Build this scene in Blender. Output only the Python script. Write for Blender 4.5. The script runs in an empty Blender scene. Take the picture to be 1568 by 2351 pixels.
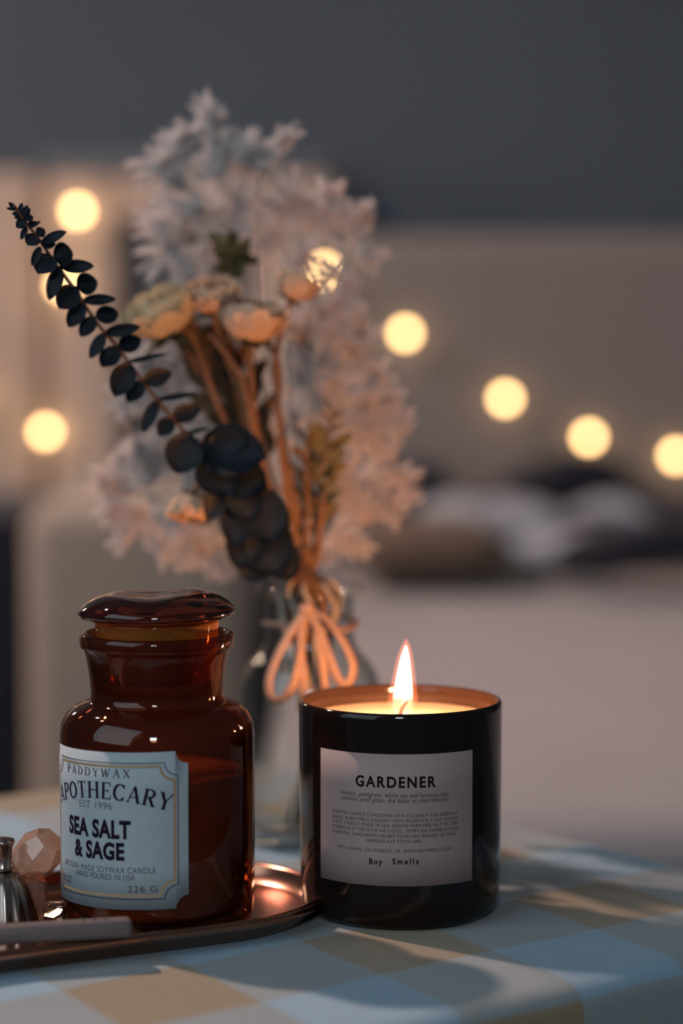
import bpy, math, random
from mathutils import Vector, Matrix, noise

PI = math.pi
rnd = random.Random(11)
scene = bpy.context.scene
COL = scene.collection

# ------------------------------------------------------------------ camera, world, lights, exposure
F, CX, CY = 5200.0, 784.0, 1175.5          # focal length and centre in pixels of the 1568x2351 frame
H, PITCH = 0.2344, math.radians(4.1)       # camera height above the table top, downward pitch
cam_d = bpy.data.cameras.new('camera')
cam = bpy.data.objects.new('camera', cam_d)
COL.objects.link(cam)
cam.location = (0, 0, H)
cam.rotation_euler = (PI / 2 - PITCH, 0, 0)
cam_d.sensor_fit = 'VERTICAL'
cam_d.sensor_height = 36.0
cam_d.lens = F / 2351.0 * 36.0
cam_d.clip_start = 0.02
cam_d.clip_end = 50
cam_d.dof.use_dof = True
cam_d.dof.focus_distance = 0.905
cam_d.dof.aperture_fstop = 3.35
scene.camera = cam

world = bpy.data.worlds.new('dim_room')
scene.world = world
world.use_nodes = True
bg = world.node_tree.nodes['Background']
bg.inputs[0].default_value = (0.72, 0.84, 1.0, 1)
bg.inputs[1].default_value = 0.065


def light(name, kind, loc, power, color, size=0.1, target=None, size_y=None):
    d = bpy.data.lights.new(name, kind)
    d.energy = power
    d.color = color
    if kind == 'AREA':
        d.shape = 'RECTANGLE'
        d.size = size
        d.size_y = size_y or size
    else:
        d.shadow_soft_size = size
    o = bpy.data.objects.new(name, d)
    COL.objects.link(o)
    o.location = loc
    if target is not None:
        o.rotation_euler = (Vector(target) - Vector(loc)).to_track_quat('-Z', 'Y').to_euler()
    return o


lamp = light('room_lamp', 'SPOT', (-1.55, 2.11, 2.05), 262, (1.0, 0.67, 0.565), 0.055, (0.10, 1.10, 0.0))
lamp.data.spot_size = math.radians(125)
lamp.data.spot_blend = 0.9
light('window_daylight', 'AREA', (-1.55, -0.25, 1.15), 19, (0.74, 0.88, 1.0), 2.0, (0, 0.9, 0.05), 1.8)
light('left_wall_fill', 'POINT', (-1.15, 2.72, 0.72), 8, (1.0, 0.74, 0.54), 0.08)  # unseen warm fill added to brighten the left wall
light('small_window_fill', 'AREA', (-0.10, -1.6, 1.1), 12, (0.85, 0.90, 1.0), 0.35, (0, 0.9, 0.05), 0.3)  # unseen small window, moved and brightened as front fill for the labels
FLAME_STRENGTH = 7.0            # how bright the burning gas looks
FLAME_POWER = 1.3               # what the candle gives off, in watts
BULB_STRENGTH = 17.5

vs = scene.view_settings
vs.view_transform = 'Standard'
vs.look = 'None'
vs.gamma = 1.0
vs.exposure = 0.0
vs.use_curve_mapping = False
scene.cycles.use_denoising = True
scene.cycles.max_bounces = 10
scene.cycles.transparent_max_bounces = 24
scene.cycles.sample_clamp_indirect = 4.0
scene.cycles.caustics_reflective = False
scene.cycles.caustics_refractive = True


# ------------------------------------------------------------------ helpers: pixels to places
def ray(px, py):
    v = -(py - CY) / F
    return Vector(((px - CX) / F, math.cos(PITCH) + v * math.sin(PITCH), -math.sin(PITCH) + v * math.cos(PITCH)))


def at(px, py, y):
    """The point seen at a pixel of the photograph at distance y."""
    r = ray(px, py)
    return Vector((0, 0, H)) + r * (y / r.y)


def on(px, py, z=0.0):
    """The point seen at a pixel of the photograph at height z."""
    r = ray(px, py)
    return Vector((0, 0, H)) + r * ((z - H) / r.z)


# ------------------------------------------------------------------ helpers: materials
def mat(name):
    m = bpy.data.materials.new(name)
    m.use_nodes = True
    nt = m.node_tree
    return m, nt, nt.nodes['Principled BSDF']


def N(nt, kind, **kw):
    n = nt.nodes.new(kind)
    for k, v in kw.items():
        setattr(n, k, v)
    return n


def simple(name, color, rough=0.6, metal=0.0, spec=0.5, vary=0.0, scale=40.0, bump=0.0, bscale=200.0, coat=0.0,
           sheen=0.0, trans=0.0):
    m, nt, b = mat(name)
    b.inputs['Base Color'].default_value = (*color, 1)
    b.inputs['Roughness'].default_value = rough
    b.inputs['Metallic'].default_value = metal
    b.inputs['Specular IOR Level'].default_value = spec
    b.inputs['Coat Weight'].default_value = coat
    b.inputs['Sheen Weight'].default_value = sheen
    if vary > 0 or bump > 0:
        tc = N(nt, 'ShaderNodeTexCoord')
    if vary > 0:
        n = N(nt, 'ShaderNodeTexNoise')
        n.inputs['Scale'].default_value = scale
        n.inputs['Detail'].default_value = 4
        nt.links.new(tc.outputs['Object'], n.inputs['Vector'])
        r = N(nt, 'ShaderNodeValToRGB')
        r.color_ramp.elements[0].position = 0.3
        r.color_ramp.elements[1].position = 0.7
        r.color_ramp.elements[0].color = (*[max(0, c * (1 - vary)) for c in color], 1)
        r.color_ramp.elements[1].color = (*[min(1, c * (1 + vary)) for c in color], 1)
        nt.links.new(n.outputs['Fac'], r.inputs['Fac'])
        nt.links.new(r.outputs['Color'], b.inputs['Base Color'])
    if bump > 0:
        n2 = N(nt, 'ShaderNodeTexNoise')
        n2.inputs['Scale'].default_value = bscale
        nt.links.new(tc.outputs['Object'], n2.inputs['Vector'])
        bp = N(nt, 'ShaderNodeBump')
        bp.inputs['Strength'].default_value = bump
        bp.inputs['Distance'].default_value = 0.002
        nt.links.new(n2.outputs['Fac'], bp.inputs['Height'])
        nt.links.new(bp.outputs['Normal'], b.inputs['Normal'])
    if trans > 0:                                    # leaves and petals let some light through
        out = nt.nodes['Material Output']
        t = N(nt, 'ShaderNodeBsdfTranslucent')
        t.inputs['Color'].default_value = (*color, 1)
        mx = N(nt, 'ShaderNodeMixShader')
        mx.inputs[0].default_value = trans
        nt.links.new(b.outputs[0], mx.inputs[1])
        nt.links.new(t.outputs[0], mx.inputs[2])
        nt.links.new(mx.outputs[0], out.inputs['Surface'])
    return m


def tinted_glass(name, tint, edge, gloss_rough=0.03, ior=1.5, body=0.0, body_color=(0.1, 0.03, 0.01)):
    """Thin-walled blown glass: tinted see-through, darker where one looks along the wall, mirror-like by Fresnel."""
    m = bpy.data.materials.new(name)
    m.use_nodes = True
    nt = m.node_tree
    nt.nodes.remove(nt.nodes['Principled BSDF'])
    out = nt.nodes['Material Output']
    lw = N(nt, 'ShaderNodeLayerWeight')
    lw.inputs['Blend'].default_value = 0.35
    mc = N(nt, 'ShaderNodeMix', data_type='RGBA')
    mc.inputs[6].default_value = (*tint, 1)
    mc.inputs[7].default_value = (*edge, 1)
    nt.links.new(lw.outputs['Facing'], mc.inputs[0])
    tr = N(nt, 'ShaderNodeBsdfTransparent')
    nt.links.new(mc.outputs[2], tr.inputs['Color'])
    inner = tr
    if body > 0:
        df = N(nt, 'ShaderNodeBsdfDiffuse')
        df.inputs['Color'].default_value = (*body_color, 1)
        mb = N(nt, 'ShaderNodeMixShader')
        mb.inputs[0].default_value = body
        nt.links.new(tr.outputs[0], mb.inputs[1])
        nt.links.new(df.outputs[0], mb.inputs[2])
        inner = mb
    gl = N(nt, 'ShaderNodeBsdfGlossy')
    gl.inputs['Roughness'].default_value = gloss_rough
    f0 = ((ior - 1) / (ior + 1)) ** 2                # reflection of a thin glass wall, alike from both sides
    lf_ = N(nt, 'ShaderNodeLayerWeight')
    lf_.inputs['Blend'].default_value = 0.5
    pw = N(nt, 'ShaderNodeMath', operation='POWER')
    pw.inputs[1].default_value = 5.0
    nt.links.new(lf_.outputs['Facing'], pw.inputs[0])
    fr = N(nt, 'ShaderNodeMath', operation='MULTIPLY_ADD')
    fr.inputs[1].default_value = 0.85 - f0
    fr.inputs[2].default_value = f0
    nt.links.new(pw.outputs[0], fr.inputs[0])
    mx = N(nt, 'ShaderNodeMixShader')
    nt.links.new(fr.outputs[0], mx.inputs[0])
    nt.links.new(inner.outputs[0], mx.inputs[1])
    nt.links.new(gl.outputs[0], mx.inputs[2])
    nt.links.new(mx.outputs[0], out.inputs['Surface'])
    return m


def solid_glass(name, color, rough=0.02, ior=1.5):
    m, nt, b = mat(name)
    b.inputs['Base Color'].default_value = (*color, 1)
    b.inputs['Transmission Weight'].default_value = 1.0
    b.inputs['Roughness'].default_value = rough
    b.inputs['IOR'].default_value = ior
    return m


def emitter(name, color, strength):
    m = bpy.data.materials.new(name)
    m.use_nodes = True
    nt = m.node_tree
    nt.nodes.remove(nt.nodes['Principled BSDF'])
    e = N(nt, 'ShaderNodeEmission')
    e.inputs['Color'].default_value = (*color, 1)
    e.inputs['Strength'].default_value = strength
    nt.links.new(e.outputs[0], nt.nodes['Material Output'].inputs['Surface'])
    return m


# ------------------------------------------------------------------ helpers: meshes
class MB:
    def __init__(self):
        self.v, self.f, self.uv = [], [], {}

    def add(self, vs_, fs_):
        n = len(self.v)
        self.v += [Vector(p) for p in vs_]
        self.f += [tuple(i + n for i in f) for f in fs_]

    def lathe(self, prof, seg=96, c=(0, 0, 0), closed=False, warp=None):
        c = Vector(c)
        n0 = len(self.v)
        k = len(prof)
        for (r, z) in prof:
            for i in range(seg):
                a = 2 * PI * i / seg
                p = Vector((r * math.cos(a), r * math.sin(a), z))
                if warp:
                    p = warp(p)
                self.v.append(c + p)
        for j in range(k if closed else k - 1):
            j2 = (j + 1) % k
            for i in range(seg):
                i2 = (i + 1) % seg
                self.f.append((n0 + j * seg + i, n0 + j * seg + i2, n0 + j2 * seg + i2, n0 + j2 * seg + i))
        if not closed:
            for j, rev in ((0, True), (k - 1, False)):
                if prof[j][0] > 1e-6:
                    ring = [n0 + j * seg + i for i in range(seg)]
                    self.f.append(tuple(reversed(ring)) if rev else tuple(ring))

    def tube(self, pts, rad, seg=8, flat=1.0, caps=True):
        pts = [Vector(p) for p in pts]
        if not hasattr(rad, '__len__'):
            rad = [rad] * len(pts)
        n0 = len(self.v)
        up = Vector((0, 0, 1))
        for i, p in enumerate(pts):
            t = (pts[min(i + 1, len(pts) - 1)] - pts[max(i - 1, 0)]).normalized()
            a = t.cross(up)
            if a.length < 1e-4:
                a = t.cross(Vector((1, 0, 0)))
            a.normalize()
            b = a.cross(t).normalized()
            up = b
            for s in range(seg):
                w = 2 * PI * s / seg
                self.v.append(p + a * (rad[i] * math.cos(w)) + b * (rad[i] * flat * math.sin(w)))
        for i in range(len(pts) - 1):
            for s in range(seg):
                s2 = (s + 1) % seg
                self.f.append((n0 + i * seg + s, n0 + i * seg + s2, n0 + (i + 1) * seg + s2, n0 + (i + 1) * seg + s))
        if caps:
            self.f.append(tuple(n0 + s for s in reversed(range(seg))))
            self.f.append(tuple(n0 + (len(pts) - 1) * seg + s for s in range(seg)))

    def box(self, x0, x1, y0, y1, z0, z1, bev=0.0, seg=4):
        """A box with rounded edges (a superquadric-like grid on each face)."""
        if bev <= 0:
            self.add([(x, y, z) for z in (z0, z1) for y in (y0, y1) for x in (x0, x1)],
                     [(0, 2, 3, 1), (4, 5, 7, 6), (0, 1, 5, 4), (2, 6, 7, 3), (0, 4, 6, 2), (1, 3, 7, 5)])
            return
        c = Vector(((x0 + x1) / 2, (y0 + y1) / 2, (z0 + z1) / 2))
        h = Vector(((x1 - x0) / 2, (y1 - y0) / 2, (z1 - z0) / 2))
        ts = []
        for i in range(seg + 1):
            ts.append(-1 + 0.0 + i / seg * 0.0)
        samples = lambda hh: ([-hh + bev * (1 - math.cos(PI / 2 * i / seg)) for i in range(seg + 1)] +
                              [hh - bev * (1 - math.cos(PI / 2 * i / seg)) for i in range(seg, -1, -1)])
        for ax in range(3):
            u, w = (ax + 1) % 3, (ax + 2) % 3
            su, sw = samples(h[u]), samples(h[w])
            for sgn in (-1, 1):
                vs_, fs_ = [], []
                for a in su:
                    for b in sw:
                        p = Vector((0, 0, 0))
                        p[ax] = sgn * h[ax]
                        p[u] = a
                        p[w] = b
                        q = Vector([max(-(h[k] - bev), min(h[k] - bev, p[k])) for k in range(3)])
                        d = p - q
                        if d.length > 1e-9:
                            p = q + d.normalized() * bev
                        vs_.append(c + p)
                nw = len(sw)
                for i in range(len(su) - 1):
                    for j in range(nw - 1):
                        f = (i * nw + j, (i + 1) * nw + j, (i + 1) * nw + j + 1, i * nw + j + 1)
                        fs_.append(f if sgn > 0 else tuple(reversed(f)))
                self.add(vs_, fs_)

    def leaf(self, base, tip, halfw, normal, cup=0.15, n=10, m=4, shape=0.85, bend=0.0):
        """An elliptic blade from base to tip, as wide as 2*halfw, cupped along its length."""
        base, tip = Vector(base), Vector(tip)
        d = tip - base
        L = d.length
        t = d.normalized()
        nrm = Vector(normal)
        nrm = (nrm - t * nrm.dot(t)).normalized()
        s = t.cross(nrm)
        vs_, fs_ = [], []
        for i in range(n + 1):
            u = i / n
            wv = halfw * (math.sin(PI * min(1, max(0, u ** shape)))) ** 0.62 if 0 < u < 1 else halfw * 0.04
            for j in range(m + 1):
                x = -1 + 2 * j / m
                vs_.append(base + t * (u * L) + s * (x * wv) + nrm * (cup * halfw * x * x + bend * L * math.sin(PI * u)))
        for i in range(n):
            for j in range(m):
                a = i * (m + 1) + j
                fs_.append((a, a + 1, a + m + 2, a + m + 1))
        self.add(vs_, fs_)

    def build(self, name, material, parent=None, smooth=True, merge=True):
        me = bpy.data.meshes.new(name)
        vs_ = self.v
        if parent is not None:
            off = world_of(parent)
            vs_ = [p - off for p in vs_]
        me.from_pydata([tuple(p) for p in vs_], [], self.f)
        if merge:
            import bmesh
            bm = bmesh.new()
            bm.from_mesh(me)
            bmesh.ops.remove_doubles(bm, verts=bm.verts, dist=1e-7)
            bmesh.ops.recalc_face_normals(bm, faces=bm.faces)
            bm.to_mesh(me)
            bm.free()
        me.polygons.foreach_set('use_smooth', [smooth] * len(me.polygons))
        me.materials.append(material)
        me.update()
        o = bpy.data.objects.new(name, me)
        COL.objects.link(o)
        o.parent = parent
        return o


_ORIGIN = {}


def world_of(o):
    p = Vector((0, 0, 0))
    while o is not None:
        p = p + o.location
        o = o.parent
    return p


def thing(name, loc, label, cat, group=None):
    o = bpy.data.objects.new(name, None)
    o.empty_display_size = 0.02
    COL.objects.link(o)
    o.location = loc
    return tag(o, label, cat, group)


def tag(o, label, cat, group=None):
    o['label'] = label
    o['category'] = cat
    if group:
        o['group'] = group
    return o


def structure(o):
    o['kind'] = 'structure'
    return o


def smooth_path(pts, n=8):
    """Catmull-Rom through points."""
    pts = [Vector(p) for p in pts]
    out = []
    for i in range(len(pts) - 1):
        p0, p1, p2, p3 = pts[max(i - 1, 0)], pts[i], pts[i + 1], pts[min(i + 2, len(pts) - 1)]
        for k in range(n):
            t = k / n
            out.append(0.5 * ((2 * p1) + (p2 - p0) * t + (2 * p0 - 5 * p1 + 4 * p2 - p3) * t * t +
                              (3 * p1 - p0 - 3 * p2 + p3) * t ** 3))
    out.append(pts[-1])
    return out


# ------------------------------------------------------------------ helpers: lettering
def text_mesh(body, space=1.0, shear=0.0, bold=0.0):
    cu = bpy.data.curves.new('lettering', 'FONT')
    cu.body = body
    cu.size = 1.0
    cu.space_character = space
    cu.shear = shear
    cu.offset = bold
    cu.resolution_u = 4
    o = bpy.data.objects.new('lettering', cu)
    COL.objects.link(o)
    dg = bpy.context.evaluated_depsgraph_get()
    dg.update()
    me = bpy.data.meshes.new_from_object(o.evaluated_get(dg))
    vs_ = [Vector((v.co.x, v.co.y)) for v in me.vertices]
    fs_ = [tuple(p.vertices) for p in me.polygons]
    bpy.data.objects.remove(o)
    bpy.data.curves.remove(cu)
    bpy.data.meshes.remove(me)
    return vs_, fs_


def sans(body, cap, width=None, space=1.0, shear=0.0, bold=0.0, ref=0.73):
    """Flat lettering centred on x = 0 with its baseline at y = 0."""
    vs_, fs_ = text_mesh(body, space, shear, bold)
    k = cap / ref
    xs = [p.x for p in vs_]
    x0, x1 = min(xs), max(xs)
    kx = (width / (x1 - x0)) if width else k
    return [Vector(((p.x - (x0 + x1) / 2) * kx, p.y * k)) for p in vs_], fs_


def _ribbon(pts, ws):
    vs_, fs_ = [], []
    for i, p in enumerate(pts):
        t = (pts[min(i + 1, len(pts) - 1)] - pts[max(i - 1, 0)]).normalized()
        nrm = Vector((-t.y, t.x))
        w = ws[i] if hasattr(ws, '__len__') else ws
        vs_ += [p + nrm * (w / 2), p - nrm * (w / 2)]
    for i in range(len(pts) - 1):
        fs_.append((2 * i, 2 * i + 1, 2 * i + 3, 2 * i + 2))
    return vs_, fs_


def _arc(cx, cy, rx, ry, a0, a1, n=18):
    return [Vector((cx + rx * math.cos(math.radians(a0 + (a1 - a0) * i / n)),
                    cy + ry * math.sin(math.radians(a0 + (a1 - a0) * i / n)))) for i in range(n + 1)]


TH, TN, SF = 0.155, 0.068, 0.055      # thick stroke, thin stroke, serif


def _bar(x0, y0, x1, y1, w):
    return _ribbon([Vector((x0, y0)), Vector((x1, y1))], w)


def _mod(pts):        # a curve: thick where it runs upright, thin where it lies flat
    ws = []
    for i in range(len(pts)):
        t = (pts[min(i + 1, len(pts) - 1)] - pts[max(i - 1, 0)]).normalized()
        ws.append(TN + (TH - TN) * abs(t.y))
    return _ribbon(pts, ws)


def serif_glyph(ch):
    s = lambda x, y, w=0.2: _bar(x - w / 2, y, x + w / 2, y, SF)
    lo, hi = SF / 2, 1 - SF / 2
    if ch == 'P':
        return 0.62, [_bar(.14, 0, .14, 1, TH), s(.14, lo, .3), s(.1, hi, .2),
                      _bar(.14, .975, .36, .975, TN), _mod(_arc(.34, .735, .22, .24, 90, -90)), _bar(.14, .495, .36, .495, TN)]
    if ch == 'R':
        return 0.72, [_bar(.14, 0, .14, 1, TH), s(.14, lo, .3), s(.1, hi, .2),
                      _bar(.14, .975, .36, .975, TN), _mod(_arc(.34, .745, .22, .23, 90, -90)), _bar(.14, .515, .36, .515, TN),
                      _bar(.34, .51, .62, .0, TH), s(.64, lo, .2)]
    if ch == 'A':
        return 0.78, [_bar(.1, .02, .39, 1, TN), _bar(.38, 1, .67, .02, TH), _bar(.2, .34, .58, .34, TN), s(.1, lo), s(.67, lo, .24)]
    if ch == 'D':
        return 0.76, [_bar(.14, 0, .14, 1, TH), s(.1, lo), s(.1, hi), _bar(.14, .972, .34, .972, TN), _bar(.14, .028, .34, .028, TN),
                      _mod(_arc(.32, .5, .34, .472, 90, -90))]
    if ch == 'Y':
        return 0.74, [_bar(.08, .98, .37, .45, TH), _bar(.66, .98, .37, .45, TN), _bar(.37, 0, .37, .48, TH), s(.37, lo, .3),
                      s(.1, hi, .24), s(.65, hi)]
    if ch == 'W':
        return 1.0, [_bar(.08, 1, .3, 0, TH), _bar(.3, 0, .5, .96, TN), _bar(.48, .96, .7, 0, TH), _bar(.7, 0, .92, 1, TN),
                     s(.08, hi, .24), s(.92, hi)]
    if ch == 'X':
        return 0.76, [_bar(.1, 1, .64, 0, TH), _bar(.62, 1, .1, 0, TN), s(.1, lo), s(.1, hi, .22), s(.64, lo, .22), s(.62, hi)]
    if ch == 'O':
        return 0.78, [_mod(_arc(.39, .5, .31, .47, 0, 360, 36))]
    if ch == 'C':
        return 0.70, [_mod(_arc(.39, .5, .31, .47, 45, 315, 30)), _bar(.62, .72, .62, .98, SF), _bar(.61, .02, .61, .25, SF)]
    if ch == 'T':
        return 0.70, [_bar(.35, 0, .35, 1, TH), _bar(.04, .972, .66, .972, TN), s(.35, lo, .3), _bar(.055, .78, .055, 1, SF),
                      _bar(.645, .78, .645, 1, SF)]
    if ch == 'H':
        return 0.84, [_bar(.16, 0, .16, 1, TH), _bar(.68, 0, .68, 1, TH), _bar(.16, .5, .68, .5, TN), s(.16, lo, .28), s(.16, hi, .28),
                      s(.68, lo, .28), s(.68, hi, .28)]
    if ch == 'E':
        return 0.66, [_bar(.16, 0, .16, 1, TH), _bar(.06, .972, .58, .972, TN), _bar(.06, .028, .6, .028, TN), _bar(.16, .5, .46, .5, TN),
                      _bar(.57, .78, .57, 1, SF), _bar(.59, 0, .59, .24, SF), _bar(.46, .4, .46, .6, SF)]
    return 0.4, []


def serif_line(body, cap, width, gap=0.1, arch=0.0):
    """Serif capitals centred on x = 0; arch > 0 bends the line up in the middle and turns each letter."""
    glyphs = [serif_glyph(c) for c in body]
    total = sum(g[0] for g in glyphs) + gap * (len(glyphs) - 1)
    kx = width / total
    x = -width / 2
    out_v, out_f = [], []
    for adv, parts in glyphs:
        cxm = x + adv * kx / 2
        t = cxm / (width / 2)
        ang = -2 * arch * t / (width / 2) if arch else 0.0
        dy = -arch * t * t
        for vs_, fs_ in parts:
            n = len(out_v)
            for p in vs_:
                lx, ly = (p.x - adv / 2) * kx, p.y * cap
                out_v.append(Vector((cxm + lx * math.cos(ang) - ly * math.sin(ang), dy + lx * math.sin(ang) + ly * math.cos(ang))))
            out_f += [tuple(i + n for i in f) for f in fs_]
        x += (adv + gap) * kx
    return out_v, out_f


class Wrap:
    """Puts flat label coordinates (s to the right, z up) on an upright cylinder; s = 0 faces angle th0."""

    def __init__(self, c, r, th0, tilt=0.0):
        self.c, self.r, self.th0, self.tilt = Vector(c), r, th0, tilt

    def p(self, s, z, lift=0.0):
        a = self.th0 + s / self.r
        return Vector((self.c.x + (self.r + lift) * math.sin(a), self.c.y - (self.r + lift) * math.cos(a), z + self.tilt * s))

    def put(self, mb, vf, s0, z0, lift):
        vs_, fs_ = vf
        mb.add([self.p(s0 + q.x, z0 + q.y, lift) for q in vs_], fs_)

    def line(self, mb, pts, w, lift):
        vs_, fs_ = _ribbon([Vector(p) for p in pts], w)
        self.put(mb, (vs_, fs_), 0, 0, lift)


def z_at(c, r, px, py):
    """Height on the cylinder's near side where a pixel of the photograph meets it."""
    d = ray(px, py)
    o = Vector((0, 0, H))
    a = d.x * d.x + d.y * d.y
    b = 2 * (d.x * (o.x - c[0]) + d.y * (o.y - c[1]))
    q = (o.x - c[0]) ** 2 + (o.y - c[1]) ** 2 - r * r
    disc = max(0.0, b * b - 4 * a * q)
    t = (-b - math.sqrt(disc)) / (2 * a)
    return (o + d * t).z


# ------------------------------------------------------------------ materials
M = {}
M['wall'] = simple('wall_paint', (0.098, 0.130, 0.160), 0.9, vary=0.05, scale=3, bump=0.05, bscale=60)
M['floor'] = simple('floor_boards', (0.10, 0.075, 0.06), 0.5, vary=0.3, scale=4)
M['headboard'] = simple('headboard_cloth', (0.215, 0.20, 0.19), 0.9, vary=0.06, scale=60, bump=0.2, bscale=400, sheen=0.2)
M['cream'] = simple('cream_paint', (0.60, 0.475, 0.385), 0.6, vary=0.04, scale=12)
M['slate'] = simple('slate_paint_and_shade', (0.14, 0.17, 0.20), 0.6, vary=0.08, scale=12)  # slate paint, also the tone of the shaded gap by the bed
M['slate_panel'] = simple('slate_panel', (0.20, 0.20, 0.20), 0.6, vary=0.06, scale=8)
M['sheet'] = simple('bed_sheet', (0.285, 0.28, 0.29), 0.9, vary=0.04, scale=9, bump=0.15, bscale=18, sheen=0.2)
M['duvet'] = simple('grey_duvet', (0.36, 0.40, 0.46), 0.9, vary=0.10, scale=14, bump=0.3, bscale=30, sheen=0.2)
M['navy'] = simple('navy_cloth_and_shade', (0.008, 0.010, 0.020), 0.9, vary=0.3, scale=40, sheen=0.1)  # navy cloth, also the tone of the shaded gap at far left
M['brown_cloth'] = simple('brown_cloth', (0.105, 0.075, 0.053), 0.9, vary=0.12, scale=30, sheen=0.2)
M['beige'] = simple('beige_cloth', (0.29, 0.25, 0.205), 0.9, vary=0.06, scale=60, bump=0.2, bscale=300, sheen=0.2)
M['wood'] = simple('table_wood', (0.28, 0.18, 0.10), 0.5, vary=0.25, scale=20)
M['cable'] = simple('cable', (0.16, 0.13, 0.10), 0.5)
M['bulb'] = emitter('bulb_light', (1.0, 0.60, 0.25), BULB_STRENGTH)
M['cup'] = simple('bulb_socket', (0.25, 0.2, 0.14), 0.4)

M['black_glass'] = simple('black_glass', (0.012, 0.0075, 0.0065), 0.06, spec=0.3, coat=0.0)
M['candle_wax'] = simple('candle_wax', (0.155, 0.135, 0.13), 0.45, vary=0.03, scale=60)
M['pink_paper'] = simple('pink_paper', (0.34, 0.258, 0.245), 0.75, vary=0.03, scale=300, bump=0.05, bscale=1500)
M['blue_paper'] = simple('pale_paper', (0.325, 0.40, 0.43), 0.75, vary=0.02, scale=300, bump=0.05, bscale=1500)
M['ink'] = simple('black_ink', (0.006, 0.005, 0.006), 0.8, spec=0.1)
M['violet_ink'] = simple('dark_violet_ink', (0.012, 0.006, 0.016), 0.8, spec=0.1)
M['grey_ink'] = simple('grey_ink', (0.065, 0.052, 0.06), 0.8, spec=0.1)
M['gold_ink'] = simple('gold_ink', (0.42, 0.32, 0.19), 0.45, metal=0.3)
M['wick'] = simple('burnt_wick', (0.05, 0.02, 0.015), 0.9)
M['amber'] = tinted_glass('amber_glass', (0.68, 0.43, 0.27), (0.28, 0.085, 0.035), 0.03, body=0.025, body_color=(0.20, 0.07, 0.02))
M['amber_solid'] = solid_glass('amber_solid_glass', (0.15, 0.028, 0.014), 0.03)
M['amber_stopper'] = tinted_glass('amber_stopper_glass', (0.75, 0.42, 0.13), (0.5, 0.18, 0.04), 0.05, body=0.25, body_color=(0.50, 0.24, 0.05))
M['soy_wax'] = simple('soy_wax', (0.62, 0.50, 0.34), 0.6, vary=0.05, scale=60)
M['clear'] = tinted_glass('clear_glass', (0.98, 0.985, 0.98), (0.62, 0.66, 0.65), 0.02, ior=1.5)
M['rose_metal'] = simple('rose_gold_metal', (0.46, 0.225, 0.15), 0.22, metal=1.0, vary=0.06, scale=30)
M['silver'] = simple('silver_metal', (0.36, 0.31, 0.27), 0.26, metal=1.0)
M['grey_stick'] = simple('grey_matte', (0.14, 0.115, 0.11), 0.45, vary=0.05, scale=80)
M['hole'] = simple('dark_hole', (0.03, 0.02, 0.02), 0.8)
M['pink_glass'] = tinted_glass('pink_glass', (0.95, 0.78, 0.68), (0.66, 0.38, 0.26), 0.05, ior=1.9, body=0.26, body_color=(0.80, 0.50, 0.37))
M['glint_metal'] = simple('glint_brass', (0.95, 0.62, 0.25), 0.12, metal=1.0)  # metal of the facet that stands in for a glint
M['amber_block'] = simple('amber_brown_glass', (0.09, 0.03, 0.012), 0.08, coat=0.5)
M['raffia'] = simple('raffia', (0.40, 0.27, 0.20), 0.7, vary=0.12, scale=300, trans=0.25)
M['stem'] = simple('dry_stem', (0.17, 0.09, 0.045), 0.8, vary=0.3, scale=120)
M['petal'] = simple('cream_petal', (0.55, 0.47, 0.31), 0.8, vary=0.16, scale=130, trans=0.30)
M['petal_peach'] = simple('peach_petal', (0.62, 0.46, 0.33), 0.8, vary=0.16, scale=130, trans=0.30)
M['sepal'] = simple('dry_olive_leaf', (0.13, 0.11, 0.045), 0.8, vary=0.3, scale=120, trans=0.2)
M['brown_leaf'] = simple('dry_brown_leaf', (0.085, 0.05, 0.025), 0.8, vary=0.3, scale=120, trans=0.2)
M['fern'] = simple('bleached_fern', (0.80, 0.77, 0.76), 0.9, trans=0.4)
M['fern_stem'] = simple('bleached_fern_stem', (0.55, 0.48, 0.40), 0.8)
M['gum_leaf'] = simple('blue_gum_leaf', (0.006, 0.011, 0.018), 0.55, spec=0.22, vary=0.3, scale=90)
M['gum_stem'] = simple('gum_stem', (0.05, 0.035, 0.03), 0.7)


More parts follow.
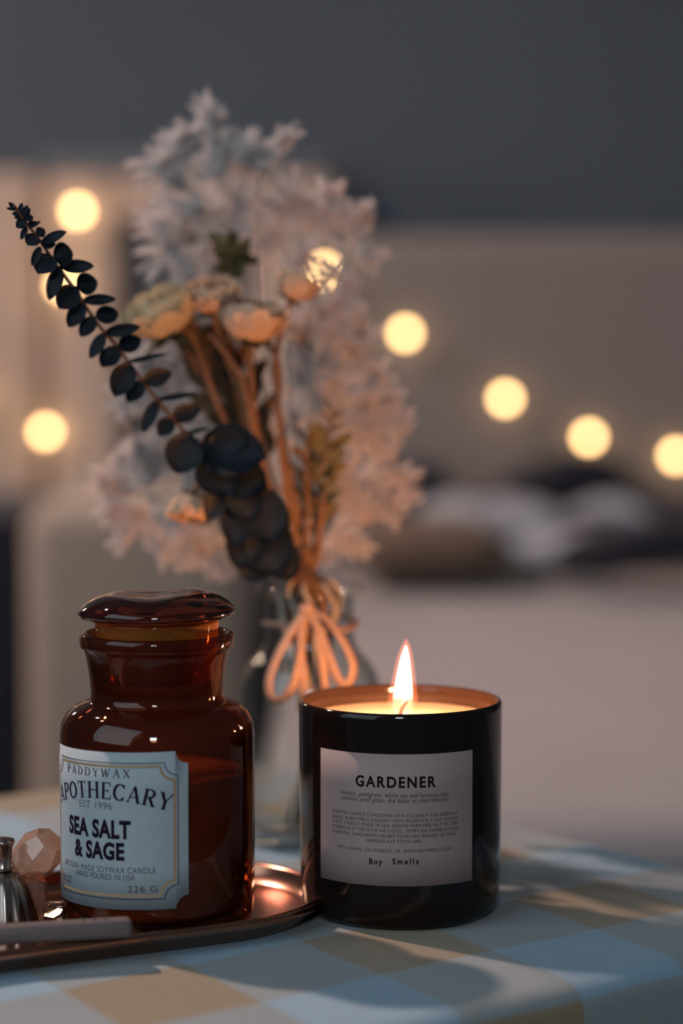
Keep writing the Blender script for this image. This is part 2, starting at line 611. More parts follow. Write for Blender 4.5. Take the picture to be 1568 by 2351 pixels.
def gingham():
    """Woven cloth: blue and olive stripes crossing, mixed where they cross; UV is in metres on the laid-out cloth."""
    m, nt, b = mat('gingham_cloth')
    uv = N(nt, 'ShaderNodeUVMap')
    uv.uv_map = 'cloth'
    blue, olive = (0.265, 0.405, 0.500, 1), (0.275, 0.228, 0.150, 1)
    # a soft waviness of the weave
    ns = N(nt, 'ShaderNodeTexNoise')
    ns.inputs['Scale'].default_value = 18
    nt.links.new(uv.outputs['UV'], ns.inputs['Vector'])
    wob = N(nt, 'ShaderNodeVectorMath', operation='SCALE')
    wob.inputs['Scale'].default_value = 0.006
    sub = N(nt, 'ShaderNodeVectorMath', operation='SUBTRACT')
    sub.inputs[1].default_value = (0.5, 0.5, 0.5)
    nt.links.new(ns.outputs['Color'], sub.inputs[0])
    nt.links.new(sub.outputs[0], wob.inputs[0])
    addv = N(nt, 'ShaderNodeVectorMath', operation='ADD')
    nt.links.new(uv.outputs['UV'], addv.inputs[0])
    nt.links.new(wob.outputs[0], addv.inputs[1])

    def stripe(normal, off, step):
        dot = N(nt, 'ShaderNodeVectorMath', operation='DOT_PRODUCT')
        dot.inputs[1].default_value = (*normal, 0)
        nt.links.new(addv.outputs[0], dot.inputs[0])
        a = N(nt, 'ShaderNodeMath', operation='SUBTRACT')
        a.inputs[1].default_value = off
        nt.links.new(dot.outputs['Value'], a.inputs[0])
        d = N(nt, 'ShaderNodeMath', operation='DIVIDE')
        d.inputs[1].default_value = step / PI
        nt.links.new(a.outputs[0], d.inputs[0])
        s = N(nt, 'ShaderNodeMath', operation='SINE')
        nt.links.new(d.outputs[0], s.inputs[0])
        k = N(nt, 'ShaderNodeMath', operation='MULTIPLY_ADD', use_clamp=True)
        k.inputs[1].default_value = 14
        k.inputs[2].default_value = 0.5
        nt.links.new(s.outputs[0], k.inputs[0])
        mx = N(nt, 'ShaderNodeMix', data_type='RGBA')
        mx.inputs[6].default_value = blue
        mx.inputs[7].default_value = olive
        nt.links.new(k.outputs[0], mx.inputs[0])
        return mx, dot

    wa, da = stripe((0.8526, 0.5225), 0.3385, 0.0557)
    wb, db = stripe((-0.6157, 0.788), 0.6500, 0.0575)
    mix = N(nt, 'ShaderNodeMix', data_type='RGBA')
    mix.inputs[0].default_value = 0.5
    nt.links.new(wa.outputs[2], mix.inputs[6])
    nt.links.new(wb.outputs[2], mix.inputs[7])
    # ribbed threads
    rib = N(nt, 'ShaderNodeMath', operation='MULTIPLY')
    rib.inputs[1].default_value = 2 * PI / 0.00095
    nt.links.new(da.outputs['Value'], rib.inputs[0])
    rs = N(nt, 'ShaderNodeMath', operation='SINE')
    nt.links.new(rib.outputs[0], rs.inputs[0])
    bp = N(nt, 'ShaderNodeBump')
    bp.inputs['Strength'].default_value = 0.35
    bp.inputs['Distance'].default_value = 0.0003
    nt.links.new(rs.outputs[0], bp.inputs['Height'])
    nt.links.new(bp.outputs['Normal'], b.inputs['Normal'])
    nt.links.new(mix.outputs[2], b.inputs['Base Color'])
    b.inputs['Roughness'].default_value = 0.9
    b.inputs['Specular IOR Level'].default_value = 0.2
    b.inputs['Sheen Weight'].default_value = 0.15
    return m


M['gingham'] = gingham()

FLOOR_Z = -0.56
# ------------------------------------------------------------------ the room
mb = MB()
mb.box(-3.2, 3.2, -2.2, 3.30, FLOOR_Z - 0.1, FLOOR_Z)
structure(mb.build('floor', M['floor'], smooth=False))
mb = MB()
mb.box(-3.2, 3.2, 3.20, 3.30, FLOOR_Z, 2.0)
structure(mb.build('wall_back', M['wall'], smooth=False))

# ------------------------------------------------------------------ side table and its cloth (turned about 38 degrees)
EU, EV = Vector((0.788, 0.6157, 0)), Vector((-0.6157, 0.788, 0))
U0, U1, V0, V1 = 0.300, 0.757, 0.592, 1.049


def tab(u, v, z=0.0):
    return EU * u + EV * v + Vector((0, 0, z))


um, vm, hu, hv = (U0 + U1) / 2, (V0 + V1) / 2, (U1 - U0) / 2, (V1 - V0) / 2
tbl = thing('side_table', tab(um, vm, FLOOR_Z), 'square wooden side table standing under the gingham cloth', 'table')


def turned_box(u0, u1, v0, v1, z0, z1):
    b_ = MB()
    b_.box(u0, u1, v0, v1, z0, z1, 0.006)
    b_.v = [tab(p.x, p.y, p.z) for p in b_.v]
    return b_


turned_box(U0 + .006, U1 - .006, V0 + .006, V1 - .006, -0.030, -0.004).build('tabletop', M['wood'], tbl)
for su in (0, 1):
    for sv in (0, 1):
        a, b_ = (U0 + .03, U0 + .07) if su == 0 else (U1 - .07, U1 - .03), (V0 + .03, V0 + .07) if sv == 0 else (V1 - .07, V1 - .03)
        turned_box(a[0], a[1], b_[0], b_[1], FLOOR_Z, -0.030).build('leg', M['wood'], tbl)

mb = MB()
RC = 0.03                                         # rounded corner of the cloth's outline
per = []
for (cu_, cv_, a0) in ((hu - RC, hv - RC, 0), (-(hu - RC), hv - RC, 90), (-(hu - RC), -(hv - RC), 180), (hu - RC, -(hv - RC), 270)):
    for i in range(9):
        a = math.radians(a0 + 90 * i / 8)
        per.append((cu_ + RC * math.cos(a), cv_ + RC * math.sin(a), math.cos(a), math.sin(a)))
dense = []
for i in range(len(per)):
    p, q = per[i], per[(i + 1) % len(per)]
    d = math.hypot(q[0] - p[0], q[1] - p[1])
    n = max(1, int(d / 0.006))
    for k in range(n):
        t = k / n
        w = [p[j] + (q[j] - p[j]) * t for j in range(4)]
        dense.append(w)
NP = len(dense)
rings, ruv = [], []
for sc in (0.02, 0.2, 0.4, 0.6, 0.75, 0.86, 0.93):
    rings.append([(p[0] * sc, p[1] * sc, 0.0) for p in dense])
    ruv.append([(p[0] * sc, p[1] * sc) for p in dense])
RE = 0.013
for k in range(7):                                # round over the edge
    a = math.radians(90 * k / 6)
    rings.append([(p[0] - p[2] * RE + p[2] * RE * math.sin(a), p[1] - p[3] * RE + p[3] * RE * math.sin(a), -RE + RE * math.cos(a)) for p in dense])
    ruv.append([(p[0] - p[2] * RE + p[2] * RE * a, p[1] - p[3] * RE + p[3] * RE * a) for p in dense])
arc = [0.0]
for i in range(1, NP):
    arc.append(arc[-1] + math.hypot(dense[i][0] - dense[i - 1][0], dense[i][1] - dense[i - 1][1]))
TOT = arc[-1] + 0.006
for k in range(1, 15):                            # the hanging skirt, waving more towards the hem
    d = 0.24 * k / 14
    row, ru = [], []
    for i, p in enumerate(dense):
        ph = arc[i] / TOT * 2 * PI
        w = (0.5 + 0.5 * math.sin(ph * 11 + 0.6)) * 0.7 + (0.5 + 0.5 * math.sin(ph * 7 + 2.0)) * 0.3
        o_ = 0.002 + 0.034 * w * min(1, d / 0.16) + 0.01 * d
        row.append((p[0] + p[2] * o_, p[1] + p[3] * o_, -RE - d))
        e = RE * (PI / 2 - 1) + d
        ru.append((p[0] + p[2] * e, p[1] + p[3] * e))
    rings.append(row)
    ruv.append(ru)
allv, alluv = [], []
for r_, u_ in zip(rings, ruv):
    for i in range(NP):
        x, y, z = r_[i]
        q = tab(um + x, vm + y)
        dz = 0.0012 * noise.noise(Vector((q.x * 14, q.y * 14, 3.1))) if z > -0.001 else 0.0
        dz = min(dz, 0.0)
        allv.append((q.x, q.y, z + dz))
        t = tab(um + u_[i][0], vm + u_[i][1])
        alluv.append((t.x, t.y))
fs_ = [tuple(range(NP))]
for j in range(len(rings) - 1):
    for i in range(NP):
        i2 = (i + 1) % NP
        fs_.append((j * NP + i, (j + 1) * NP + i, (j + 1) * NP + i2, j * NP + i2))
me = bpy.data.meshes.new('tablecloth')
me.from_pydata(allv, [], fs_)
me.update()
uvl = me.uv_layers.new(name='cloth')
for lp in me.loops:
    uvl.data[lp.index].uv = alluv[lp.vertex_index]
me.polygons.foreach_set('use_smooth', [True] * len(me.polygons))
me.materials.append(M['gingham'])
cloth = bpy.data.objects.new('tablecloth', me)
COL.objects.link(cloth)
tag(cloth, 'blue and olive gingham tablecloth draped over the square side table', 'tablecloth')

# ------------------------------------------------------------------ bed with headboard, behind on the right
BZ = -0.045
bed = thing('bed', (0.75, 2.0, FLOOR_Z), 'low bed with pale grey sheet filling the blurred right background', 'bed')
mb = MB()
mb.box(-0.06, 1.6, 1.345, 2.93, FLOOR_Z + 0.10, BZ, 0.05)
for i, p in enumerate(mb.v):
    if p.z > BZ - 0.01:
        p.z += 0.006 * noise.noise(Vector((p.x * 5, p.y * 5, 0)))
mb.build('mattress', M['sheet'], bed)
mb = MB()
mb.box(-0.04, 1.58, 1.46, 2.90, FLOOR_Z, FLOOR_Z + 0.10, 0.01)
mb.build('bed_base', M['wood'], bed)
mb = MB()
mb.box(-0.07, 1.75, -0.035, 0.035, FLOOR_Z, 0.385, 0.03)
rot = Matrix.Rotation(math.radians(-3.0), 4, 'Z')
mb.v = [rot @ p + Vector((0, 3.02, 0)) for p in mb.v]
mb.build('headboard', M['headboard'], bed)


def lump(blobs, seed, rough=0.18, f=9.0):
    """A soft heap of cloth: overlapping flattened rolls with crumpled skin, one closed mesh per roll."""
    b_ = MB()
    for (p, q, r, flat) in blobs:
        p, q = Vector(p), Vector(q)
        n = 16
        path, rad = [], []
        for i in range(n + 1):
            t = i / n
            c = p.lerp(q, t) + Vector((0, 0, 0.25 * r * math.sin(PI * t)))
            path.append(c)
            rad.append(max(0.0008, r * math.sin(PI * min(1, max(0, 0.04 + 0.92 * t))) ** 0.45))
        m0 = len(b_.v)
        b_.tube(path, rad, 18, flat)
        for i in range(m0, len(b_.v)):
            v = b_.v[i]
            d = noise.noise_vector(v * f + Vector((seed, 0, 0)))
            b_.v[i] = v + d * (rough * r * 1.6)
    for v in b_.v:
        v.z = max(v.z, BZ + 0.004)
    return b_


def P(px, py, y):
    return at(px, py, y + 0.14)


duv = lump([(P(980, 1190, 2.66), P(1180, 1270, 2.58), 0.050, 0.7), (P(1060, 1190, 2.66), P(1300, 1215, 2.62), 0.040, 0.7),
            (P(1130, 1270, 2.52), P(1560, 1290, 2.46), 0.035, 0.6), (P(1300, 1185, 2.70), P(1600, 1205, 2.66), 0.035, 0.6)], 3.0)
tag(duv.build('duvet', M['duvet']), 'bunched pale blue-grey duvet lying across the far end of the bed', 'duvet')
nav = lump([(P(870, 1140, 2.70), P(1040, 1145, 2.70), 0.042, 0.9), (P(1160, 1128, 2.72), P(1470, 1135, 2.72), 0.042, 0.9),
            (P(1270, 1276, 2.40), P(1620, 1262, 2.40), 0.032, 0.9), (P(1530, 1180, 2.62), P(1640, 1290, 2.50), 0.035, 0.9), (P(1020, 1160, 2.72), P(1260, 1160, 2.72), 0.022, 0.7),
            (P(1380, 1160, 2.72), P(1570, 1180, 2.64), 0.026, 0.8)], 8.0)
tag(nav.build('blanket', M['navy']), 'dark navy blanket twisted through the pale duvet on the bed', 'blanket')
mb = MB()
cc = P(985, 1265, 2.52)
prof = []
vs_, ff = [], []
nu, nv = 28, 14
for i in range(nu):
    for j in range(nv):
        a, t = 2 * PI * i / nu, -PI / 2 + PI * (j + 0.5) / nv
        sq = lambda w: math.copysign(abs(w) ** 0.6, w)
        vs_.append(Vector((cc.x + 0.095 * sq(math.cos(a)) * math.cos(t) ** 0.7, cc.y + 0.10 * sq(math.sin(a)) * math.cos(t) ** 0.7,
                           BZ + 0.046 + 0.04 * math.sin(t))))
for i in range(nu):
    for j in range(nv - 1):
        i2 = (i + 1) % nu
        ff.append((i * nv + j, i2 * nv + j, i2 * nv + j + 1, i * nv + j + 1))
ff.append(tuple(i * nv for i in range(nu)))
ff.append(tuple(i * nv + nv - 1 for i in range(nu)))
mb.add(vs_, ff)
tag(mb.build('cushion', M['brown_cloth']), 'flat brown cushion on the bed in front of the navy blanket', 'cushion')

# ------------------------------------------------------------------ left background: framed panel, ottoman, dark blocks added for shaded gaps
fx0, fx1 = at(112, 480, 3.12).x, at(760, 480, 3.12).x
fz1, fzi = at(200, 405, 3.12).z, at(300, 515, 3.12).z
fxi = at(278, 600, 3.12).x
fr = thing('framed_panel', ((fx0 + fx1) / 2, 3.13, FLOOR_Z), 'tall cream-framed grey panel against the back wall at left', 'panel')
mb = MB()
mb.box(fx0, fxi, 3.09, 3.16, FLOOR_Z, fz1, 0.012)
mb.build('frame_post', M['cream'], fr)
mb = MB()
mb.box(fx1 - (fxi - fx0), fx1, 3.09, 3.16, FLOOR_Z, fz1, 0.012)
mb.build('frame_post', M['cream'], fr)
mb = MB()
mb.box(fxi, fx1 - (fxi - fx0), 3.09, 3.16, fzi, fz1, 0.012)
mb.build('frame_rail', M['cream'], fr)
mb = MB()
mb.box(fxi, fx1 - (fxi - fx0), 3.15, 3.18, FLOOR_Z, fzi, 0.004)
mb.build('inner_panel', M['slate_panel'], fr)
mb = MB()
mb.box(fx0 - 0.01, fx1 + 0.01, 3.10, 3.17, fz1, at(200, 355, 3.12).z, 0.008)
mb.build('cap_rail', M['slate'], fr)

oz = at(300, 1150, 2.30).z
ox0, ox1 = at(48, 1300, 2.30).x, at(575, 1300, 2.30).x
mb = MB()
mb.box(ox0, ox1, 2.30, 2.72, FLOOR_Z, oz, 0.035)
tag(mb.build('ottoman', M['beige']), 'beige fabric ottoman with rounded edges left of the bed', 'ottoman')
mb = MB()
mb.box(-0.42, -0.075, 2.745, 2.98, FLOOR_Z, at(600, 1285, 2.75).z, 0.01)  # dark block added where the gap is only in shade
tag(mb.build('gap_shade_block', M['slate']), 'dark block added for the shaded gap between the beige ottoman and the bed', 'shade block')
mb = MB()
mb.box(-1.3, fx0 - 0.012, 3.10, 3.19, FLOOR_Z, at(60, 395, 3.10).z, 0.012)
tag(mb.build('cupboard', M['cream']), 'plain cream cupboard side left of the cream frame, at the left edge', 'cupboard')
mb = MB()
bz = at(20, 1180, 2.36).z
mb.box(ox0 - 0.36, ox0 - 0.012, 2.36, 2.75, FLOOR_Z, bz, 0.012)  # dark block added where the floor gap lies in shade
tag(mb.build('edge_shade_block', M['navy']), 'dark block added for the shaded gap beside the beige ottoman at the left edge', 'box')


# ------------------------------------------------------------------ fairy lights
def bulbs(name, label, pts, extra):
    root = thing(name, pts[0], label, 'string lights')
    path = smooth_path(extra[0] + pts + extra[1], 10)
    c_ = MB()
    c_.tube([p + Vector((0, 0, 0.009)) for p in path], 0.0012, 6)
    c_.build('cable', M['cable'], root)
    for p in pts:
        b_ = MB()
        R_ = 0.0075
        b_.lathe([(R_ * math.sin(PI * i / 14) + 1e-5, -R_ * math.cos(PI * i / 14)) for i in range(15)], 20, p)
        bo = b_.build('bulb', M['bulb'], root)
        s_ = MB()
        s_.lathe([(0.003, 0.0045), (0.0032, 0.010), (0.002, 0.0115)], 12, p)
        s_.build('socket', M['cup'], bo)
    return root


hb = lambda px, py, y: at(px, py, y)
bulbs('string_lights', 'warm fairy lights draped in a slope along the headboard at right',
      [hb(745, 620, 2.963), hb(930, 765, 2.957), hb(1160, 915, 2.950), hb(1352, 1004, 2.944), hb(1552, 1046, 2.938)],
      ([hb(600, 470, 3.04)], [hb(1760, 1080, 2.88)]))
bulbs('string_lights', 'warm fairy lights hanging down beside the cream frame at left, plus added unseen bulbs',
      [at(178, 484, 3.066), at(145, 655, 3.066), at(104, 991, 3.07), at(-70, 900, 3.075), at(-130, 620, 3.075), at(-260, 500, 3.075), at(-340, 800, 3.075), at(-480, 600, 3.075), at(-560, 420, 3.075), at(-200, 470, 3.075)],  # bulbs past the left edge are unseen, added to warm the wall
      ([at(300, 405, 3.066)], [at(-420, 1060, 3.075)]))

# ------------------------------------------------------------------ oval tray
tx = Vector((-0.1277, 0.832, 0))
td = Vector((0.887, 0.462, 0))
tn = Vector((-0.462, 0.887, 0))
HW, CEND, CBEG = 0.0560, 0.100, -0.16


def stadium(hw, n=28):
    pts = []
    for i in range(n + 1):
        a = -PI / 2 + PI * i / n
        pts.append((CEND + hw * math.cos(a), 0.056 + hw * math.sin(a)))
    for i in range(n + 1):
        a = PI / 2 + PI * i / n
        pts.append((CBEG + hw * math.cos(a), 0.056 + hw * math.sin(a)))
    return pts


tray_prof = [(0.040, 0.0022), (0.0485, 0.0024), (0.0515, 0.0036), (0.0545, 0.0082), (0.0550, 0.0095), (0.0557, 0.0104), (0.0568, 0.0107), (0.0579, 0.0103),
             (0.0586, 0.0093), (0.0587, 0.0080), (0.0581, 0.0068), (0.0568, 0.0060), (0.0552, 0.0056), (0.0535, 0.0040), (0.0515, 0.0014), (0.0500, 0.0004), (0.040, 0.0004)]
mb = MB()
loops = []
for (hw, z) in tray_prof:
    ring = []
    for (a, b_) in stadium(hw):
        ring.append(len(mb.v))
        q = tx + td * a + tn * b_
        mb.v.append(Vector((q.x, q.y, z)))
    loops.append(ring)
for r0, r1 in zip(loops[:-1], loops[1:]):
    for i in range(len(r0)):
        i2 = (i + 1) % len(r0)
        mb.f.append((r0[i], r0[i2], r1[i2], r1[i]))
mb.f.append(tuple(loops[0]))
mb.f.append(tuple(reversed(loops[-1])))
tag(mb.build('tray', M['rose_metal']), 'rose gold oval metal tray with raised rim under the amber jar', 'tray')
TZ = 0.0024                                        # the tray's floor

# ------------------------------------------------------------------ amber apothecary jar
JC = Vector((-0.0744, 0.9075, TZ))
JR = 0.0391
jar = thing('apothecary_candle', JC, 'stoppered amber glass candle jar with pale blue paper label, on the tray', 'candle jar')
OUT = [(0.0, 0.0), (0.030, 0.0), (0.0355, 0.0006), (0.0382, 0.0028), (0.0391, 0.0065), (0.0392, 0.040), (0.0392, 0.0770), (0.0386, 0.0818),
       (0.0366, 0.0858), (0.0332, 0.0888), (0.0296, 0.0902), (0.0276, 0.0910), (0.0268, 0.0925), (0.0267, 0.0950), (0.0272, 0.1010), (0.0282, 0.1075),
       (0.0289, 0.1110), (0.0296, 0.1122), (0.0306, 0.1128), (0.0310, 0.1140), (0.0310, 0.1165), (0.0306, 0.1180), (0.0296, 0.1186)]
INN = [(0.0284, 0.1180), (0.0274, 0.1100), (0.0262, 0.1040), (0.0250, 0.0950), (0.0250, 0.0925), (0.0262, 0.0895), (0.0310, 0.0868),
       (0.0345, 0.0838), (0.0362, 0.0800), (0.0366, 0.0765), (0.0366, 0.0400), (0.0366, 0.0100), (0.0350, 0.0075), (0.0300, 0.0068), (0.0, 0.0068)]
z0 = TZ
mb = MB()
mb.lathe([(max(r, 1e-5), z) for r, z in OUT + INN], 128, JC)
mb.build('glass_body', M['amber'], jar)
mb = MB()
mb.lathe([(1e-5, 0.0072), (0.0345, 0.0076), (0.0358, 0.010), (0.0358, 0.0615), (0.0350, 0.0622), (1e-5, 0.0620)], 96, JC)
mb.build('wax', M['soy_wax'], jar)
mb = MB()
w0 = JC + Vector((0, 0, 0.0618))
mb.tube([w0, w0 + Vector((0.0005, 0, 0.004)), w0 + Vector((0.002, 0, 0.008))], 0.0009, 8)
mb.build('wick', M['wick'], jar)

st = MB()
st.lathe([(1e-5, 0.0985), (0.0205, 0.0985), (0.0226, 0.1000), (0.0246, 0.1170), (0.0250, 0.1225), (0.0250, 0.1236), (1e-5, 0.1236)], 96, JC)
stp = st.build('stopper_plug', M['amber_stopper'], jar)


def lid_warp(p):
    r = math.hypot(p.x, p.y) / 0.0318
    k = max(0.0, p.z - 0.1225) / 0.010
    dz = 0.0011 * math.exp(-((p.x - 0.014) / 0.011) ** 2) + 0.0006 * math.exp(-((p.x + 0.016) / 0.008) ** 2) - 0.0003 * math.exp(-(p.x / 0.008) ** 2)
    return Vector((p.x, p.y, p.z + dz * k + 0.02 * p.x * 0.6))


mb = MB()
mb.lathe([(1e-5, 0.1237), (0.0230, 0.1237), (0.0275, 0.1242), (0.0305, 0.1252), (0.0316, 0.1264), (0.0317, 0.1274), (0.0308, 0.1288), (0.0285, 0.1306),
          (0.0255, 0.1322), (0.0215, 0.1332), (0.017, 0.1336), (0.012, 0.1334), (0.006, 0.1332), (1e-5, 0.1332)], 128, JC, warp=lid_warp)
mb.build('lid', M['amber_solid'], jar)

# paper label
TH0 = math.radians(-30.6)
wr = Wrap(JC, 0.03935, TH0, tilt=0.030)
LW, LZ0, LZ1, NOT_ = 0.0362, 0.0163, 0.0782, 0.0050


def notched(w, za, zb, q, n=8):
    """Outline with concave quarter-round corners, anticlockwise from the lower right."""
    pts = []
    for (cx_, cz_, a0) in ((w, za, 180), (w, zb, 270), (-w, zb, 360), (-w, za, 450)):
        for i in range(n + 1):
            a = math.radians(a0 - 90 * i / n)
            pts.append((cx_ + q * math.cos(a), cz_ + q * math.sin(a)))
    return pts


def label_sheet(wrap, w, za, zb, q, lift, name, material, parent, thick=0.00012):
    """Paper strip grid with notched corners, following the glass."""
    b_ = MB()
    ns = 240
    rows = []
    for i in range(ns + 1):
        s = -w + 2 * w * i / ns
        edge = w - abs(s)
        cut = math.sqrt(max(0.0, q * q - edge * edge)) if (q > 0 and edge < q) else 0.0
        rows.append((s, za + cut, zb - cut))
    for lf in (lift, lift + thick):
        for (s, a, c) in rows:
            for k in range(5):
                b_.v.append(wrap.p(s, a + (c - a) * k / 4, lf))
    m_ = (ns + 1) * 5
    for i in range(ns):
        for k in range(4):
            a = i * 5 + k
            b_.f.append((m_ + a, m_ + a + 5, m_ + a + 6, m_ + a + 1))
            b_.f.append((a, a + 1, a + 6, a + 5))
        for k in (0, 4):
            a = i * 5 + k
            b_.f.append((a, a + 5, m_ + a + 5, m_ + a))
    for i in (0, ns):
        for k in range(4):
            a = i * 5 + k
            b_.f.append((a, a + 1, m_ + a + 1, m_ + a))
    return b_.build(name, material, parent)


lab = label_sheet(wr, LW, LZ0, LZ1, NOT_, 0.0, 'label', M['blue_paper'], jar)
LF = 0.00022


def closed(pts):
    out = []
    for p, q in zip(pts, pts[1:] + pts[:1]):
        n = max(1, int(math.hypot(q[0] - p[0], q[1] - p[1]) / 0.0012))
        out += [(p[0] + (q[0] - p[0]) * k / n, p[1] + (q[1] - p[1]) * k / n) for k in range(n)]
    return out + out[:2]


mb = MB()
wr.line(mb, closed(notched(LW - 0.0042, LZ0 + 0.0042, LZ1 - 0.0042, 0.0052)), 0.00032, LF)
mb.build('border_line', M['violet_ink'], lab, smooth=False, merge=False)
mb = MB()
wr.line(mb, closed(notched(LW - 0.0055, LZ0 + 0.0055, LZ1 - 0.0055, 0.0056)), 0.0011, LF)
mb.build('gold_border', M['gold_ink'], lab, smooth=False, merge=False)


def jz(px, py, s):
    return z_at((JC.x, JC.y), 0.0394, px, py) - wr.tilt * s


def js(px):
    """Arc position on the label of the column seen at a pixel (on the jar)."""
    d = ray(px, 1850)
    a = d.x * d.x + d.y * d.y
    b2 = 2 * (d.x * -JC.x + d.y * -JC.y)
    q = JC.x ** 2 + JC.y ** 2 - 0.0394 ** 2
    t = (-b2 - math.sqrt(max(0, b2 * b2 - 4 * a * q))) / (2 * a)
    p = d * t
    return (math.atan2(p.x - JC.x, -(p.y - JC.y)) - TH0) * wr.r


mb = MB()
s = js(231)
wr.put(mb, sans('SEA SALT', 0.0070, js(300) - js(160), 1.06, bold=0.042), (js(300) + js(160)) / 2, jz(298, 1925, js(298)), LF)
wr.put(mb, sans('& SAGE', 0.0067, js(285) - js(172), 1.06, bold=0.042), (js(285) + js(172)) / 2, jz(283, 1974, js(283)), LF)
wr.put(mb, serif_line('APOTHECARY', 0.0066, 0.0575, 0.06, arch=0.0050), 0.0, jz(240, 1834, js(240)), LF)
mb.build('lettering', M['violet_ink'], lab, smooth=False, merge=False)
mb = MB()
wr.put(mb, serif_line('PADDYWAX', 0.0033, js(300) - js(157), 0.28), (js(300) + js(157)) / 2, jz(297, 1786, js(297)), LF)
wr.put(mb, sans('EST 1996', 0.0030, js(257) - js(183), 1.1, bold=-0.012), (js(257) + js(183)) / 2, jz(255, 1859, js(255)), LF)
wr.put(mb, sans('ARTISAN MADE SOYWAX CANDLE', 0.0025, 2 * js(357), 1.1, bold=-0.005), 0, jz(355, 2005, js(355)), LF)
wr.put(mb, sans('HAND POURED IN USA', 0.0025, 2 * (js(313) * 0.90), 1.1, bold=-0.005), 0.0008, jz(310, 2022, js(310)), LF)
wr.put(mb, sans('226 G', 0.0027, js(360) - js(292), 1.15), (js(360) + js(292)) / 2, jz(358, 2048, js(358)), LF)
wr.put(mb, sans('8 OZ', 0.0030, 0.0088, 1.1), -0.0215, jz(160, 2026, js(160)), LF)
mb.build('small_lettering', M['grey_ink'], lab, smooth=False, merge=False)

# ------------------------------------------------------------------ black candle
CC = Vector((0.0246, 0.938, 0.0))
CR, CH = 0.0424, 0.0890
can = thing('candle', CC, 'lit candle in black glass tumbler with square pink label, on the tablecloth', 'candle')
mb = MB()
mb.lathe([(1e-5, 0.0006), (0.031, 0.0004), (0.0345, 0.0002), (0.0380, 0.0010), (0.0402, 0.0030), (0.0414, 0.0065), (0.0418, 0.0130), (CR - 0.0001, 0.050),
          (CR, 0.086), (CR - 0.0001, 0.0880), (CR - 0.0006, 0.0888), (CR - 0.0012, 0.0891), (CR - 0.0020, 0.0888), (CR - 0.0025, 0.0880),
          (CR - 0.0027, 0.0850), (CR - 0.0030, 0.050), (CR - 0.0034, 0.014), (0.034, 0.010), (1e-5, 0.010)], 144, CC)
mb.build('glass_tumbler', M['black_glass'], can)
WZ = 0.0808
mb = MB()
mb.lathe([(1e-5, 0.0103), (0.0335, 0.0103), (0.0382, 0.016), (CR - 0.0034, 0.050), (CR - 0.0031, WZ + 0.0008), (CR - 0.0040, WZ + 0.0003), (CR - 0.007, WZ), (0.02, WZ - 0.0006),
          (1e-5, WZ - 0.0008)], 120, CC)
mb.build('wax', M['candle_wax'], can)
wb_ = CC + Vector((0.0003, 0.0, WZ - 0.001))
wp = [wb_, wb_ + Vector((-0.0002, 0, 0.003)), wb_ + Vector((0.0006, 0, 0.006)), wb_ + Vector((0.0022, -0.0002, 0.0083)), wb_ + Vector((0.0030, -0.0003, 0.0088))]
mb = MB()
mb.tube(smooth_path(wp, 4), 0.0010, 10)
mb.build('wick', M['wick'], can)


def flame_material(name, color, strength, zlo, zhi, alo, ahi):
    """Burning gas: gives off light, see-through near the wick and denser above."""
    m = bpy.data.materials.new(name)
    m.use_nodes = True
    nt = m.node_tree
    nt.nodes.remove(nt.nodes['Principled BSDF'])
    e = N(nt, 'ShaderNodeEmission')
    e.inputs['Color'].default_value = (*color, 1)
    e.inputs['Strength'].default_value = strength
    t = N(nt, 'ShaderNodeBsdfTransparent')
    tc = N(nt, 'ShaderNodeTexCoord')
    sx = N(nt, 'ShaderNodeSeparateXYZ')
    nt.links.new(tc.outputs['Object'], sx.inputs[0])
    mr = N(nt, 'ShaderNodeMapRange')
    mr.interpolation_type = 'SMOOTHSTEP'
    mr.inputs[1].default_value = zlo
    mr.inputs[2].default_value = zhi
    mr.inputs[3].default_value = alo
    mr.inputs[4].default_value = ahi
    nt.links.new(sx.outputs['Z'], mr.inputs[0])
    mx = N(nt, 'ShaderNodeMixShader')
    m2 = N(nt, 'ShaderNodeMapRange')
    m2.interpolation_type = 'SMOOTHSTEP'
    m2.inputs[1].default_value = zlo + 0.004
    m2.inputs[2].default_value = zhi + 0.003
    nt.links.new(sx.outputs['Z'], m2.inputs[0])
    pw = N(nt, 'ShaderNodeMath', operation='POWER')
    pw.inputs[1].default_value = 1.6
    nt.links.new(m2.outputs[0], pw.inputs[0])
    ms = N(nt, 'ShaderNodeMath', operation='MULTIPLY_ADD')
    ms.inputs[1].default_value = strength
    ms.inputs[2].default_value = 0.22
    nt.links.new(pw.outputs[0], ms.inputs[0])
    nt.links.new(ms.outputs[0], e.inputs['Strength'])
    ad = N(nt, 'ShaderNodeAddShader')
    nt.links.new(t.outputs[0], ad.inputs[0])
    nt.links.new(e.outputs[0], ad.inputs[1])
    nt.links.new(ad.outputs[0], nt.nodes['Material Output'].inputs['Surface'])
    m.cycles.emission_sampling = 'NONE'
    return m


